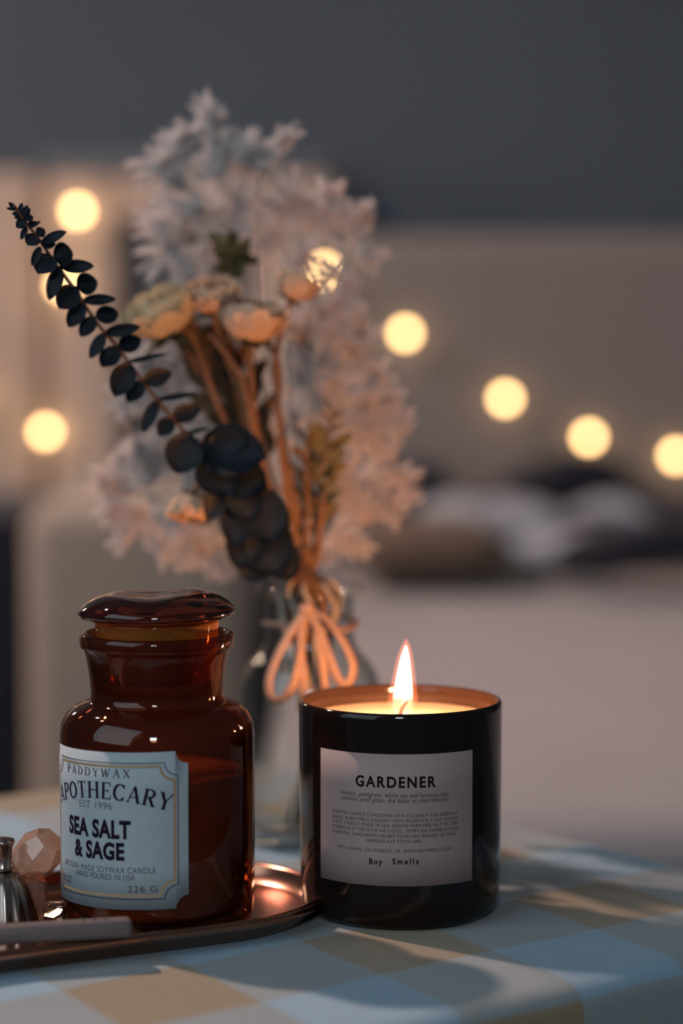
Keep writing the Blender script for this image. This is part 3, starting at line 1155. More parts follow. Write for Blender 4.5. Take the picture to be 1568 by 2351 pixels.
FB = CC + Vector((0.0008, 0.0, WZ + 0.0012))
fl_prof = [(0.0004, 0.0), (0.0026, 0.0008), (0.0036, 0.0022), (0.0041, 0.0046), (0.0041, 0.0070), (0.0037, 0.0105), (0.0031, 0.0150), (0.0024, 0.0200), (0.0016, 0.0243),
           (0.0008, 0.0274), (0.0001, 0.0292)]
lean = lambda k: (lambda p: Vector((p.x * k + 0.0014 * (max(0.0, p.z) / 0.029) ** 1.3, p.y * k, p.z)))
fl = bpy.data.objects.new('flame', None)
mb = MB()
mb.lathe(fl_prof, 32, FB, warp=lean(1.0))
M['flame'] = flame_material('flame_core', (1.0, 0.66, 0.42), FLAME_STRENGTH, WZ + 0.001, WZ + 0.013, 0.12, 1.0)
bpy.data.objects.remove(fl)
flame = mb.build('flame', M['flame'], can)
m = bpy.data.materials.new('flame_halo')                  # added glowing shell that stands in for the halo round the flame
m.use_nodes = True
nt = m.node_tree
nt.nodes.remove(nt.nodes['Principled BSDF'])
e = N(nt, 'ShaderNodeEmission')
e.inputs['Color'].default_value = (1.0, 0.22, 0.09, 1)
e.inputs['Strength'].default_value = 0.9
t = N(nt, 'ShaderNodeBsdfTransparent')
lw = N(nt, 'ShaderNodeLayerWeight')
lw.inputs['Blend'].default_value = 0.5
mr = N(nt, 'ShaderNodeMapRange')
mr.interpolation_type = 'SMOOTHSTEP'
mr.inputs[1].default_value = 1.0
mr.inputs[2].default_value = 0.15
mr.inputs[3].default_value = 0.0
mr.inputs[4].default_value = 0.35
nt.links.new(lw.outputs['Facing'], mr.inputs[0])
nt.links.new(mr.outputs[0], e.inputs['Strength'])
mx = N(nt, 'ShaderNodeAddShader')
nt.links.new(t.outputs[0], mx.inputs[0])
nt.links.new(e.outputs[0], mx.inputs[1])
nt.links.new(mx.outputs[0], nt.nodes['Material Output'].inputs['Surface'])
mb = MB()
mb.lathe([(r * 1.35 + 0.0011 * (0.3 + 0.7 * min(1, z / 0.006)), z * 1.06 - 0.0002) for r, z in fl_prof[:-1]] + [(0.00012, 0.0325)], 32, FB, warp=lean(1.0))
mb.build('flame_halo', m, can)
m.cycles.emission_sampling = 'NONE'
light('candle_light', 'POINT', FB + Vector((0.0006, 0, 0.0150)), FLAME_POWER, (1.0, 0.37, 0.125), 0.0034)

# label of the candle
cw = Wrap(CC, CR + 0.00005, 0.0)


def cs(px):
    d = ray(px, 1850)
    a = d.x * d.x + d.y * d.y
    b2 = 2 * (d.x * -CC.x + d.y * -CC.y)
    q = CC.x ** 2 + CC.y ** 2 - CR ** 2
    t = (-b2 - math.sqrt(max(0, b2 * b2 - 4 * a * q))) / (2 * a)
    p = d * t
    return math.atan2(p.x - CC.x, -(p.y - CC.y)) * cw.r


def cz(px, py):
    return z_at((CC.x, CC.y), CR, px, py)


l0, l1 = cs(737), cs(1084)
cw.th0 = ((l0 + l1) / 2) / cw.r
mid = (l0 + l1) / 2
cs2 = lambda px: cs(px) - 0.0
LBL0, LBL1 = cz(912, 2035), cz(912, 1732)
# cs() was measured with th0 = 0: positions relative to the label's middle
rel = lambda px: (cs_raw(px) - mid)


def cs_raw(px):
    return cs(px)


clab = label_sheet(cw, (l1 - l0) / 2, LBL0, LBL1, 0, 0.0, 'label', M['pink_paper'], can)


def put_line(mb_, body, xa, xb, ybase, cap, **kw):
    sa, sb = rel(xa), rel(xb)
    cw.put(mb_, sans(body, cap, sb - sa, **kw), (sa + sb) / 2, cz((xa + xb) / 2, ybase), LF)


mb = MB()
put_line(mb, 'GARDENER', 817, 1000, 1808, 0.0045, space=1.25, bold=0.026)
mb.build('title_lettering', M['ink'], clab, smooth=False, merge=False)
mb = MB()
put_line(mb, 'Boy', 848, 878, 1984, 0.0024, space=1.3, bold=0.02)
put_line(mb, 'Smells', 901, 961, 1984, 0.0024, space=1.4, bold=0.02)
mb.build('maker_lettering', M['ink'], clab, smooth=False, merge=False)
mb = MB()
put_line(mb, 'tomato, petitgrain, white tea and honeysuckle;', 783, 1031, 1831, 0.0020, shear=0.3, space=1.1)
put_line(mb, 'tomate, petit grain, th\u00e9 blanc et ch\u00e8vrefeuille', 787, 1027, 1843, 0.0020, shear=0.3, space=1.1)
mb.build('scent_lettering', M['grey_ink'], clab, smooth=False, merge=False)
mb = MB()
for body, xa, xb, y in (('SCENTED CANDLE CONSISTING OF A COCONUT AND BEESWAX', 765, 1050, 1876), ('BLEND. BURN TIME IS ROUGHLY FIFTY HOURS FOR A NET WEIGHT', 765, 1050, 1888),
                        ('8.5OZ CANDLE. MADE IN USA. BOUGIE PARFUM\u00c9E FAIT DE CIRE', 765, 1050, 1899), ("D'ABEILLE ET DE NOIX DE COCO. TEMPS DE COMBUSTION", 765, 1050, 1911),
                        ('ENVIRON. CINQUANTE HEURES POUR UNE BOUGIE DE 240G.', 765, 1047, 1923), ('FABRIQU\u00c9 AUX \u00c9TATS-UNIS.', 840, 968, 1935)):
    put_line(mb, body, xa, xb, y, 0.00135, space=1.1)
mb.build('text_lettering', M['grey_ink'], clab, smooth=False, merge=False)
mb = MB()
put_line(mb, 'PICO UNION, LOS ANGELES, CA. WWW.BOYSMELLS.COM', 777, 1035, 1957, 0.00135, space=1.1)
mb.build('address_lettering', M['grey_ink'], clab, smooth=False, merge=False)

# ------------------------------------------------------------------ things at the left end of the tray
b0 = on(8, 2128, TZ)
bell = thing('candle_snuffer', b0, 'silver fluted bell-shaped snuffer standing on the tray at left edge', 'snuffer')
mb = MB()
flute = lambda p: Vector((p.x * (1 + 0.05 * math.cos(14 * math.atan2(p.y, p.x)) * max(0, 1 - p.z / 0.026)), p.y * (1 + 0.05 * math.cos(14 * math.atan2(p.y, p.x)) * max(0, 1 - p.z / 0.026)), p.z))
mb.lathe([(0.0105, 0.0012), (0.0138, 0.0), (0.0140, 0.0010), (0.0128, 0.0060), (0.0112, 0.0120), (0.0094, 0.0175), (0.0066, 0.0215), (0.0040, 0.0228), (1e-5, 0.0230)], 112, b0, warp=flute)
mb.build('bell', M['silver'], bell)
mb = MB()
mb.lathe([(1e-5, 0.0230), (0.0036, 0.0231), (0.0044, 0.0238), (0.0034, 0.0248), (0.0038, 0.0290), (0.0040, 0.0330), (0.0050, 0.0345), (0.0046, 0.0358), (0.0028, 0.0364), (1e-5, 0.0366)], 40, b0)
mb.build('neck', M['silver'], bell)

g0 = on(78, 2112, TZ)
orn = thing('glass_ornament', g0, 'small pale pink glass ornament with tilted faceted head behind the silver bell', 'ornament')
mb = MB()
mb.lathe([(1e-5, 0.0), (0.0042, 0.0), (0.0060, 0.0010), (0.0064, 0.0080), (0.0058, 0.0150), (0.0034, 0.0182), (0.0030, 0.0196), (1e-5, 0.0197)], 10, g0)
mb.build('glass_base', M['pink_glass'], orn, smooth=False)
mb = MB()
hexa = []
for (r, z) in ((0.0054, -0.0104), (0.0094, -0.0054), (0.0096, 0.0034), (0.0064, 0.0098)):
    hexa.append((r, z))
mb.lathe([(1e-5, -0.0107)] + hexa + [(1e-5, 0.0100)], 7, (0, 0, 0))
rot = Matrix.Rotation(math.radians(38), 4, 'Y') @ Matrix.Rotation(math.radians(20), 4, 'X') @ Matrix.Rotation(math.radians(11), 4, 'Z')
hc = g0 + Vector((0.0015, 0, 0.0268))
mb.v = [rot @ p + hc for p in mb.v]
mb.build('faceted_head', M['pink_glass'], orn, smooth=False)

k0 = on(128, 2121, TZ)
blk = thing('glass_block', k0, 'little brown glass block with an added facet tilted to glint, beside the amber jar', 'block')
mb = MB()
mb.box(k0.x - 0.0045, k0.x + 0.0040, k0.y - 0.0040, k0.y + 0.0040, TZ, TZ + 0.0085, 0.0008)
mb.build('body', M['amber_block'], blk)
mb = MB()
fn = Vector((-0.33, -0.44, 0.84)).normalized()  # facet added and tilted at the lamp to stand in for a glint
fu = Vector((0, 0, 1)).cross(fn).normalized()
fw = fn.cross(fu)
fc = k0 + Vector((-0.0002, -0.0052, 0.0056))
mb.add([fc + fu * x + fw * z + fn * y for y in (0.0006, -0.0004) for (x, z) in ((-0.0028, -0.0026), (0.0022, -0.0026), (0.0040, 0.0), (0.0034, 0.0024), (-0.0030, 0.0026), (-0.0040, 0.0012))],
       [(0, 1, 2, 3, 4, 5), (11, 10, 9, 8, 7, 6), (0, 6, 7, 1), (1, 7, 8, 2), (2, 8, 9, 3), (3, 9, 10, 4), (4, 10, 11, 5), (5, 11, 6, 0)])
mb.build('glint_facet', M['glint_metal'], blk, smooth=False)

# grey stick lying along the front of the tray
s1 = on(296, 2142, 0.0096)
s0 = s1 - td * 0.11
stick = thing('candle_lighter', (s0 + s1) / 2 * 1.0, 'slim matte grey stick with three tiny dots, lying along the tray rim', 'lighter')
mb = MB()
mb.box(-0.115, 0.0, -0.0046, 0.0046, 0, 0.0072, 0.0024)
ang = math.atan2(td.y, td.x) - math.radians(14)
lx, ly = Vector((math.cos(ang), math.sin(ang), 0)), Vector((-math.sin(ang), math.cos(ang), 0))
base = Vector((s1.x, s1.y, 0.0106)) + ly * -0.0085
mb.v = [base + lx * p.x + ly * p.y + Vector((0, 0, p.z)) for p in mb.v]
mb.build('body', M['grey_stick'], stick)
for k in range(3):
    q = base + lx * (-0.010 - 0.0042 * k) + Vector((0, 0, 0.0071))
    mb = MB()
    mb.lathe([(1e-5, 0.0), (0.0007, 0.0), (0.0007, 0.0003), (1e-5, 0.0003)], 12, q)
    mb.build('dot', M['hole'], stick)

# ------------------------------------------------------------------ glass vase
VC = Vector((-0.0150, 1.072, 0.0))
vase = tag(None or bpy.data.objects.new('vase', None), 'clear round-shouldered glass bottle vase holding the dried bouquet', 'vase')
COL.objects.link(vase)
vase.location = VC
mb = MB()
vo = [(1e-5, 0.0), (0.026, 0.0), (0.0315, 0.0012), (0.0340, 0.0045), (0.0345, 0.010), (0.0345, 0.066), (0.0338, 0.0735), (0.0318, 0.0805), (0.0285, 0.0862), (0.0250, 0.0900),
      (0.0222, 0.0935), (0.0212, 0.0975), (0.0212, 0.1120), (0.0216, 0.1160), (0.0240, 0.1185), (0.0256, 0.1198), (0.0258, 0.1212), (0.0248, 0.1222)]
vi = [(0.0232, 0.1216), (0.0200, 0.1165), (0.0194, 0.1120), (0.0194, 0.0970), (0.0205, 0.0925), (0.0238, 0.0880), (0.0272, 0.0840), (0.0303, 0.0785), (0.0320, 0.0720), (0.0326, 0.0660),
      (0.0326, 0.0120), (0.0310, 0.0085), (0.0260, 0.0070), (1e-5, 0.0066)]
mb.lathe(vo + vi, 112, VC)
mb.build('glass_bottle', M['clear'], vase)
VTOP = VC + Vector((0, 0, 0.1215))

# raffia bow round the neck
bow = thing('raffia_bow', VC + Vector((0, -0.0225, 0.1045)), 'peach raffia bow tied round the neck of the glass vase', 'bow')
mb = MB()
ringp = [VC + Vector((0.0219 * math.cos(a), 0.0219 * math.sin(a), 0.1045 + 0.0012 * math.sin(2 * a))) for a in [2 * PI * i / 48 for i in range(49)]]
mb.tube(ringp, 0.0014, 8)
mb.build('neck_tie', M['raffia'], bow)
BY = 1.040


def bowpath(pix, y=BY):
    return smooth_path([at(px, py, yy) for (px, py, yy) in pix], 8)


mb = MB()
mb.tube(bowpath([(700, 1400, 1.046), (672, 1445, 1.040), (640, 1500, 1.034), (618, 1560, 1.031), (622, 1600, 1.030), (648, 1606, 1.030), (676, 1570, 1.030), (690, 1510, 1.033),
                 (696, 1450, 1.040), (704, 1402, 1.046)]), 0.0024, 10, 0.5)
mb.build('loop', M['raffia'], bow)
mb = MB()
mb.tube(bowpath([(712, 1400, 1.046), (750, 1420, 1.041), (790, 1475, 1.035), (812, 1530, 1.031), (800, 1570, 1.030), (776, 1560, 1.030), (752, 1500, 1.034), (730, 1440, 1.040),
                 (708, 1402, 1.046)]), 0.0025, 10, 0.5)
mb.build('loop', M['raffia'], bow)
mb = MB()
mb.tube(bowpath([(705, 1402, 1.045), (728, 1440, 1.040), (740, 1500, 1.034), (746, 1570, 1.030), (752, 1640, 1.0295)]), 0.0022, 10, 0.5)
mb.build('tail', M['raffia'], bow)
mb = MB()
mb.tube(bowpath([(702, 1402, 1.045), (690, 1440, 1.040), (690, 1500, 1.034), (696, 1560, 1.030), (690, 1630, 1.0295)]), 0.0022, 10, 0.5)
mb.build('tail', M['raffia'], bow)
mb = MB()
kc = at(705, 1400, 1.046)
mb.lathe([(0.0042 * math.sin(PI * i / 12) + 1e-5, -0.0036 * math.cos(PI * i / 12)) for i in range(13)], 18, kc)
mb.build('knot', M['raffia'], bow)

# ------------------------------------------------------------------ bouquet
foot_slots = {}


def into_vase(i, n=26):
    """Where a stem passes the vase's mouth and where it stands on its bottom."""
    a = 2.399 * i
    r = 0.0155 * math.sqrt((i + 0.5) / n)
    mouth = Vector((VC.x - 0.001 + r * math.cos(a), VC.y + r * math.sin(a), 0.1215))
    neck = Vector((VC.x + r * math.cos(a + 0.4) * 0.9, VC.y + r * math.sin(a + 0.4) * 0.9, 0.100))
    foot = Vector((VC.x - 0.9 * r * math.cos(a), VC.y - 0.9 * r * math.sin(a), 0.0075))
    return mouth, neck, foot


def stem_mesh(top_pts, slot, r0, r1):
    mouth, neck, foot = into_vase(slot)
    path = smooth_path(list(top_pts) + [mouth, neck, foot], 7)
    n = len(path)
    b_ = MB()
    b_.tube(path, [r0 + (r1 - r0) * i / (n - 1) for i in range(n)], 8)
    return b_, foot


def bloom(c, R, axis, seed, open_=1.0):
    """Layered cupped petals on rings round a centre."""
    r_ = random.Random(seed)
    axis = Vector(axis).normalized()
    q = Vector((0, 0, 1)).rotation_difference(axis)
    b_ = MB()
    rings_ = [(1.0, 9, 1.45), (0.90, 9, 1.25), (0.78, 8, 1.05), (0.64, 7, 0.85), (0.48, 6, 0.62), (0.30, 5, 0.40)]
    for k, (s_, n, top) in enumerate(rings_):
        ph0 = r_.random() * 6
        for i in range(n):
            ph = ph0 + 2 * PI * i / n + r_.uniform(-.15, .15)
            Rk = R * s_ * r_.uniform(0.93, 1.07)
            th_top = top * open_ * r_.uniform(0.9, 1.1)
            wid = 2 * PI / n * 0.80
            vs2, fs2 = [], []
            nu, nv = 6, 7
            for j in range(nv + 1):
                v = j / nv
                th = PI * 0.98 + (th_top - PI * 0.98) * v
                rr = Rk * (1 + 0.16 * v ** 3 * (1 if k < 3 else 0.2))
                w = wid * (0.35 + 0.65 * math.sin(PI * min(1, 0.12 + 0.75 * v)) ** 0.6) * (1 if v < 0.8 else math.sqrt(max(0.03, 1 - ((v - 0.8) / 0.215) ** 2)))
                for u in range(nu + 1):
                    x = -1 + 2 * u / nu
                    a = ph + x * w
                    ru = rr * (1 + 0.06 * x * x * v + 0.05 * v * math.sin(5 * x + seed + i * 1.7))
                    p = Vector((ru * math.sin(th) * math.cos(a), ru * math.sin(th) * math.sin(a), 0.82 * ru * math.cos(th)))
                    vs2.append(c + q @ p)
            for j in range(nv):
                for u in range(nu):
                    a = j * (nu + 1) + u
                    fs2.append((a, a + 1, a + nu + 2, a + nu + 1))
            b_.add(vs2, fs2)
    return b_


def sepals(c, R, axis, seed, n=7):
    r_ = random.Random(seed)
    axis = Vector(axis).normalized()
    q = Vector((0, 0, 1)).rotation_difference(axis)
    b_ = MB()
    basep = c - axis * R * 0.86
    for i in range(n):
        a = 2 * PI * i / n + r_.uniform(-.3, .3)
        d = q @ Vector((math.cos(a), math.sin(a), r_.uniform(-0.35, 0.35)))
        b_.leaf(basep, basep + d * R * r_.uniform(0.7, 1.1), R * 0.2, q @ Vector((0, 0, 1)), 0.3, 7, 3)
    return b_


def flower(slot, px, py, y, rpx, axis, label, seed, via, petal='petal', open_=1.0, nsep=7, group=None):
    c = at(px, py, y)
    R = rpx / F * y
    axis = Vector(axis).normalized()
    cal = c - axis * R * 0.8
    b_, foot = stem_mesh([cal] + [at(*w) for w in via], slot, 0.0013, 0.0017)
    root = thing('dried_flower', foot, label, 'flower', group)
    b_.build('stem', M['stem'], root)
    bloom(c, R, axis, seed, open_).build('blossom', M[petal], root)
    sepals(c, R, axis, seed + 50, nsep).build('sepals', M['sepal'], root)
    return root


G1 = 'dried blooms of the bouquet'
flower(0, 364, 708, 1.050, 80, (-0.35, -0.30, 0.88), 'largest cream dried bloom at the left of the bouquet', 3, [(440, 770, 1.060), (500, 930, 1.066), (600, 1150, 1.07), (670, 1290, 1.072)], group=G1)
flower(1, 485, 672, 1.050, 57, (-0.1, -0.45, 0.85), 'cream dried bloom right beside the largest one', 7, [(500, 760, 1.058), (560, 930, 1.062), (630, 1160, 1.068), (685, 1290, 1.071)], 'petal_peach', group=G1)
flower(2, 580, 726, 1.046, 70, (0.1, -0.15, 0.97), 'peach dried bloom low in the middle of the bouquet', 12, [(575, 800, 1.05), (585, 960, 1.055), (620, 1130, 1.06), (690, 1290, 1.068)], 'petal_peach', 0.9, group=G1)
flower(3, 682, 652, 1.056, 46, (0.35, -0.05, 0.94), 'small peach dried bloom at the right, highest of the blooms', 19, [(660, 715, 1.06), (632, 830, 1.062), (650, 1000, 1.066), (690, 1200, 1.07), (705, 1290, 1.071)], 'petal_peach', 0.8, group=G1)
flower(4, 437, 1172, 1.040, 45, (-0.15, -0.35, -0.90), 'orange dried bloom hanging below the eucalyptus leaves', 23, [(452, 1118, 1.044), (500, 1105, 1.05), (590, 1190, 1.06), (660, 1300, 1.068)], 'petal_peach', 0.8, group=G1)


def sprig(slot, name, label, path, leaves, leaf_mat, r0=0.0007, r1=0.0013):
    b_, foot = stem_mesh([at(*p) for p in path], slot, r0, r1)
    root = thing(name, foot, label, 'sprig')
    b_.build('stem', M['stem'], root)
    l_ = MB()
    for (a, b2, w, nd) in leaves:
        l_.leaf(at(*a), at(*b2), w / F * a[2], Vector(nd), 0.25, 9, 4)
    l_.build('leaves', M[leaf_mat], root)
    return root


lf = random.Random(5)


def leaf_row(path, n, L, w, y_j=0.01, spread=0.8):
    """Leaves set alternately along a stem given in pixels."""
    out = []
    for i in range(n):
        t = (i + 0.5) / n * (len(path) - 1)
        k = min(int(t), len(path) - 2)
        f = t - k
        a = [path[k][j] + (path[k + 1][j] - path[k][j]) * f for j in range(3)]
        dx, dy = path[k][0] - path[k + 1][0], path[k][1] - path[k + 1][1]
        an = math.atan2(dy, dx) + (spread if i % 2 else -spread) * lf.uniform(0.6, 1.2)
        l = L * lf.uniform(0.7, 1.2)
        out.append((a, (a[0] + l * math.cos(an), a[1] + l * math.sin(an), a[2] + lf.uniform(-y_j, y_j)), w * lf.uniform(0.7, 1.2), (lf.uniform(-.5, .5), -1, lf.uniform(-.5, .6))))
    return out


pA = [(520, 560, 1.072), (540, 640, 1.072), (560, 800, 1.075), (600, 1000, 1.078), (680, 1280, 1.076)]
sprig(5, 'olive_sprig', 'olive green leafy sprig topping the middle of the bouquet', pA,
      leaf_row(pA[:2], 12, 46, 14) + leaf_row([(560, 590, 1.07), (500, 610, 1.068)], 10, 44, 13), 'sepal')
pB = [(425, 800, 1.070), (470, 880, 1.072), (540, 1010, 1.074), (620, 1180, 1.076), (680, 1290, 1.076)]
sprig(6, 'brown_leaf_sprig', 'dark brown leafy sprig behind the flower stems', pB,
      leaf_row([(470, 780, 1.085), (500, 880, 1.085), (550, 1010, 1.085)], 14, 95, 24) + leaf_row([(540, 800, 1.09), (570, 960, 1.09), (610, 1060, 1.09)], 12, 90, 22), 'brown_leaf')
pC = [(768, 940, 1.066), (752, 1010, 1.066), (735, 1100, 1.068), (722, 1220, 1.07), (715, 1300, 1.071)]
sprig(7, 'grass_sprig', 'thin olive sprig with narrow leaves at right of the stems', pC,
      leaf_row(pC[:2], 5, 40, 5) + leaf_row(pC[1:4], 12, 80, 15), 'sepal')
pD = [(700, 1000, 1.055), (705, 1080, 1.058), (706, 1180, 1.062), (706, 1290, 1.068)]
sprig(8, 'rust_sprig', 'rust brown sprig of small dry leaves in the middle of the stems', pD,
      leaf_row(pD, 12, 46, 9), 'brown_leaf')

# bare stems among the others
for i, (path, lb) in enumerate((
        ([(480, 765, 1.050), (545, 850, 1.050), (570, 930, 1.052), (600, 1090, 1.056), (650, 1230, 1.062), (685, 1300, 1.068)], 'bare brown stem forking out left of the middle bloom'),
        ([(600, 760, 1.066), (640, 840, 1.062), (640, 960, 1.062), (668, 1130, 1.064), (690, 1290, 1.069)], 'bare brown stem rising behind the peach bloom'),
        ([(640, 1000, 1.050), (655, 1120, 1.052), (672, 1200, 1.056), (690, 1300, 1.066)], 'short bare brown stem in front of the dark leaves'),
        ([(745, 1130, 1.06), (735, 1220, 1.064), (722, 1300, 1.07)], 'short bare stem at the right edge of the vase mouth'))):
    b_, foot = stem_mesh([at(*p) for p in path], 9 + i, 0.0012, 0.0016)
    for j in range(5):
        k = 4 + j * 5
        if k < len(path) * 7 - 8:
            c = b_.v[k * 8]
            b_.tube([c, c + Vector((lf.uniform(-.006, .006), lf.uniform(-.004, .002), lf.uniform(0.003, .008)))], [0.0008, 0.0004], 6)
    tag(b_.build('bare_stem', M['stem']), lb, 'stem')

# ------------------------------------------------------------------ eucalyptus
spine = [(33, 472), (60, 512), (90, 550), (125, 602), (178, 676), (225, 745), (268, 797), (327, 875), (394, 958), (455, 1028), (530, 1110), (590, 1195), (640, 1275)]
ydep = lambda py: 0.928 + (py - 470) / (1300 - 470) * 0.132
b_, foot = stem_mesh([at(px, py, ydep(py)) for px, py in spine], 13, 0.0005, 0.0014)
euc = thing('eucalyptus_branch', foot, 'dark blue eucalyptus branch leaning out far to the upper left', 'branch')
b_.build('stem', M['gum_stem'], euc)
EL = [  # base, tip, half width in pixels, turn towards the camera at the tip
    (38, 480, 22, 467, 4, .0), (40, 482, 18, 479, 3, .1), (44, 490, 50, 469, 4, -.1), (45, 490, 30, 491, 4, .1), (50, 500, 62, 475, 5, .0), (50, 498, 35, 500, 4, .1), (55, 505, 67, 481, 4, .2),
    (60, 506, 41, 521, 9, .3), (58, 504, 74, 500, 7, -.3), (62, 518, 84, 512, 5, .2), (62, 520, 50, 546, 5, -.1), (66, 524, 90, 510, 3, .2),
    (82, 540, 65, 560, 11, .3), (84, 540, 101, 530, 9, -.3), (88, 548, 76, 562, 8, .2), (95, 560, 146, 536, 9, .3), (97, 558, 124, 562, 9, .2), (93, 566, 76, 605, 7, .1),
    (122, 590, 91, 624, 20, .4), (122, 590, 161, 585, 20, -.3), (138, 612, 206, 612, 11, .3), (138, 612, 118, 678, 12, .2),
    (174, 660, 140, 702, 19, .4), (174, 660, 217, 652, 20, -.3), (190, 690, 256, 688, 9, .3), (192, 694, 162, 744, 14, .2),
    (218, 728, 190, 768, 13, .3), (218, 728, 264, 724, 16, -.3), (240, 765, 312, 752, 10, .3), (240, 765, 212, 816, 11, .2),
    (270, 798, 239, 838, 17, .4), (270, 798, 318, 784, 16, -.3), (290, 832, 372, 815, 5, .3), (298, 832, 267, 900, 20, .2),
    (327, 875, 298, 918, 15, .4), (327, 875, 384, 858, 15, -.3), (358, 918, 440, 905, 5, .3), (362, 918, 334, 983, 11, .2),
    (394, 960, 368, 996, 14, .4), (394, 960, 451, 940, 15, -.3), (424, 995, 474, 984, 4, .3), (436, 994, 412, 1076, 30, .1),
    (455, 1030, 592, 1050, 42, .3), (470, 1045, 520, 1130, 36, .2), (480, 1020, 560, 1008, 20, .3), (500, 1070, 600, 1110, 36, .2), (520, 1100, 480, 1180, 20, .1),
    (560, 1130, 540, 1240, 30, .2), (570, 1120, 620, 1230, 40, .2), (590, 1140, 655, 1200, 24, .3), (590, 1190, 550, 1290, 34, .2), (600, 1190, 640, 1300, 40, .2),
    (620, 1240, 570, 1320, 34, .1), (625, 1240, 665, 1320, 30, .2), (540, 1080, 575, 1180, 30, .0), (560, 1200, 600, 1300, 36, .0)]
mb = MB()
er = random.Random(2)
for (ax, ay, bx, by, w, turn) in EL:
    y0, = (ydep(ay),)
    L = math.hypot(bx - ax, by - ay) / F * y0
    y1 = y0 - turn * L
    w *= 1.5
    bx, by = ax + (bx - ax) * 1.16, ay + (by - ay) * 1.16
    mb.leaf(at(ax, ay, y0), at(bx, by, y1), w / F * y0, Vector((er.uniform(-.25, .25), -1, er.uniform(-.1, .5))), 0.25, 12, 6, 0.9, bend=er.uniform(-.06, .06))
mb.build('leaves', M['gum_leaf'], euc)


# ------------------------------------------------------------------ bleached fern plumes
def plume(slot, label, stem_px, tufts, seed, density=1.0):
    r_ = random.Random(seed)
    b_, foot = stem_mesh([at(*p) for p in stem_px], slot, 0.0006, 0.0012)
    root = thing('fern_plume', foot, label, 'fern', 'bleached fern plumes in the vase')
    spine_pts = [at(*p) for p in stem_px]
    fol = MB()
    for (px, py, y, rp) in tufts:
        c = at(px, py, y)
        R = 1.22 * rp / F * y
        near = min(spine_pts, key=lambda p: (p - c).length)
        # the side twig that carries the tuft
        if (near - c).length > R * 0.6:
            b_.tube(smooth_path([near, near.lerp(c, 0.55) + Vector((0, 0, 0.1 * R)), c], 4), [0.0006] * 9, 5)
        out = (c - near)
        out = out.normalized() if out.length > 1e-4 else Vector((0, 0, 1))
        for a in range(max(5, int(16 * density))):
            d = Vector((r_.gauss(0, 1), r_.gauss(0, 0.7), r_.gauss(0, 1))).normalized()
            long_ = a % 3 == 0                        # every third branchlet reaches out as a pointed spike
            d = (d * (0.55 if long_ else 1.0) + out * (1.2 if long_ else 0.6) + Vector((0, 0, 0.25))).normalized()
            La = R * (r_.uniform(1.1, 1.45) if long_ else r_.uniform(0.6, 0.95))
            tip = c + d * La
            st_ = c - d * R * 0.15
            s1 = d.cross(Vector((0.3, 0.8, 0.5))).normalized()
            s2 = d.cross(s1)
            for i in range(int(150 * density)):
                t = (i + r_.random()) / 150 / density
                p = st_.lerp(tip, t)
                an = r_.random() * 2 * PI
                nd = (d * r_.uniform(0.6, 1.8) + s1 * math.cos(an) + s2 * math.sin(an)).normalized()
                nl = R * r_.uniform(0.25, 0.60) * (1 - (0.62 if long_ else 0.35) * t)
                side = nd.cross(Vector((r_.gauss(0, 1), r_.gauss(0, 1), r_.gauss(0, 1)))).normalized() * 0.00019
                e = p + nd * nl
                n = len(fol.v)
                fol.v += [p - side, p + side, e]
                fol.f.append((n, n + 1, n + 2))
    b_.build('stem', M['fern_stem'], root)
    fol.build('foliage', M['fern'], root, smooth=False, merge=False)
    return root


Y1 = 1.115
plume(14, 'tallest white fern plume rising at the top of the bouquet', [(500, 300, Y1), (510, 480, Y1), (560, 700, 1.11), (620, 950, 1.10), (690, 1290, 1.085)],
      [(487, 282, Y1, 46), (505, 325, Y1, 54), (440, 310, Y1, 52), (380, 370, Y1, 55), (545, 350, Y1, 50), (500, 400, Y1, 70), (420, 430, Y1, 52), (460, 480, Y1, 80), (400, 510, Y1, 62), (400, 570, Y1, 60), (470, 570, Y1, 70)], 1)
plume(15, 'white fern plume just right of the tallest one', [(625, 320, Y1), (600, 450, Y1), (600, 700, 1.11), (640, 950, 1.10), (695, 1290, 1.085)],
      [(640, 318, Y1, 34), (612, 340, Y1, 46), (590, 390, Y1, 60), (560, 470, Y1, 76), (540, 540, Y1, 60), (620, 470, Y1, 60)], 2)
plume(16, 'white fern plume over the small peach bloom', [(770, 440, Y1), (690, 540, Y1), (660, 750, 1.11), (670, 1000, 1.10), (700, 1290, 1.085)],
      [(758, 450, Y1, 44), (720, 460, Y1, 56), (670, 480, Y1, 60), (730, 520, Y1, 62), (640, 550, Y1, 70), (690, 580, Y1, 50)], 3)
plume(17, 'fern plume reaching out to the upper right of the bouquet', [(855, 505, Y1), (790, 590, Y1), (730, 800, 1.11), (700, 1050, 1.10), (704, 1290, 1.085)],
      [(850, 505, Y1, 45), (805, 540, Y1, 56), (825, 590, Y1, 46), (790, 640, Y1, 56), (775, 700, Y1, 62), (720, 680, Y1, 50)], 4)
Y2 = 1.12
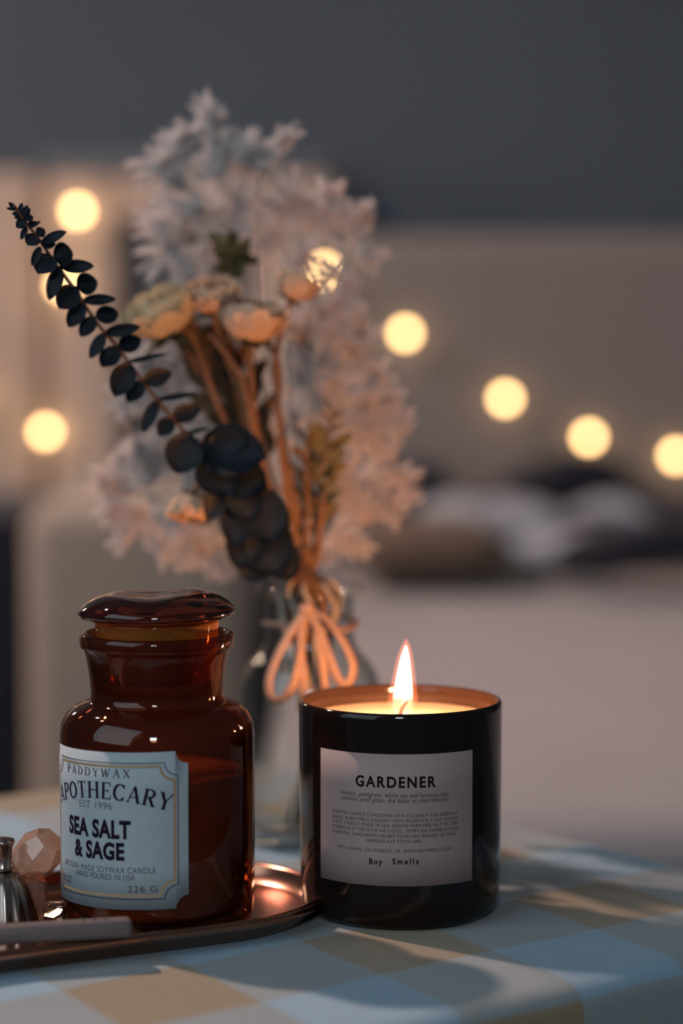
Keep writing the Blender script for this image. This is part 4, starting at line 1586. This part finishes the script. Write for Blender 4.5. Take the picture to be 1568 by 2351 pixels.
plume(18, 'pinkish fern plume along the right side at half height', [(870, 850, Y2), (790, 850, Y2), (730, 950, 1.11), (708, 1290, 1.085)],
      [(760, 770, Y2, 66), (700, 780, Y2, 56), (810, 820, Y2, 62), (862, 862, Y2, 52), (770, 870, Y2, 66), (700, 880, Y2, 60), (890, 915, Y2, 46), (840, 935, Y2, 60), (835, 770, Y2, 46), (730, 830, Y2, 60), (650, 760, Y2, 55), (680, 960, Y2, 50)], 5)
plume(19, 'pinkish fern plume spreading low at the right', [(900, 1080, Y2), (820, 1060, Y2), (740, 1150, 1.11), (710, 1290, 1.085)],
      [(770, 960, Y2, 66), (820, 1010, Y2, 66), (880, 1050, Y2, 56), (908, 1085, Y2, 40), (830, 1100, Y2, 66), (890, 1145, Y2, 46), (770, 1060, Y2, 56), (915, 1000, Y2, 42), (860, 990, Y2, 55), (925, 1120, Y2, 36)], 6)
plume(20, 'lowest pink fern plume by the right of the vase mouth', [(840, 1200, Y2), (770, 1210, Y2), (712, 1300, 1.085)],
      [(790, 1160, Y2, 62), (840, 1190, Y2, 46), (780, 1225, Y2, 46), (752, 1262, Y2, 36), (880, 1180, Y2, 38), (810, 1245, Y2, 36)], 7)
Y3 = 1.115
plume(21, 'pale fern plume behind the eucalyptus branch at left', [(280, 960, Y3), (400, 960, Y3), (560, 1080, 1.11), (690, 1295, 1.085)],
      [(330, 850, Y3, 55), (400, 840, Y3, 52), (290, 930, Y3, 62), (370, 920, Y3, 60), (310, 1010, Y3, 66), (400, 1000, Y3, 60), (450, 930, Y3, 50), (430, 1070, Y3, 60)], 8)
plume(22, 'pink-tipped fern plume drooping at the lower left', [(225, 1120, Y3), (340, 1140, Y3), (540, 1200, 1.11), (688, 1298, 1.085)],
      [(232, 1115, Y3, 48), (290, 1130, Y3, 60), (350, 1100, Y3, 56), (330, 1180, Y3, 56), (400, 1200, Y3, 56), (450, 1230, Y3, 50), (490, 1262, Y3, 44), (500, 1190, Y3, 56), (255, 1165, Y3, 42), (300, 1215, Y3, 40), (370, 1245, Y3, 40), (440, 1275, Y3, 36), (420, 1140, Y3, 56), (520, 1285, Y3, 36)], 9)
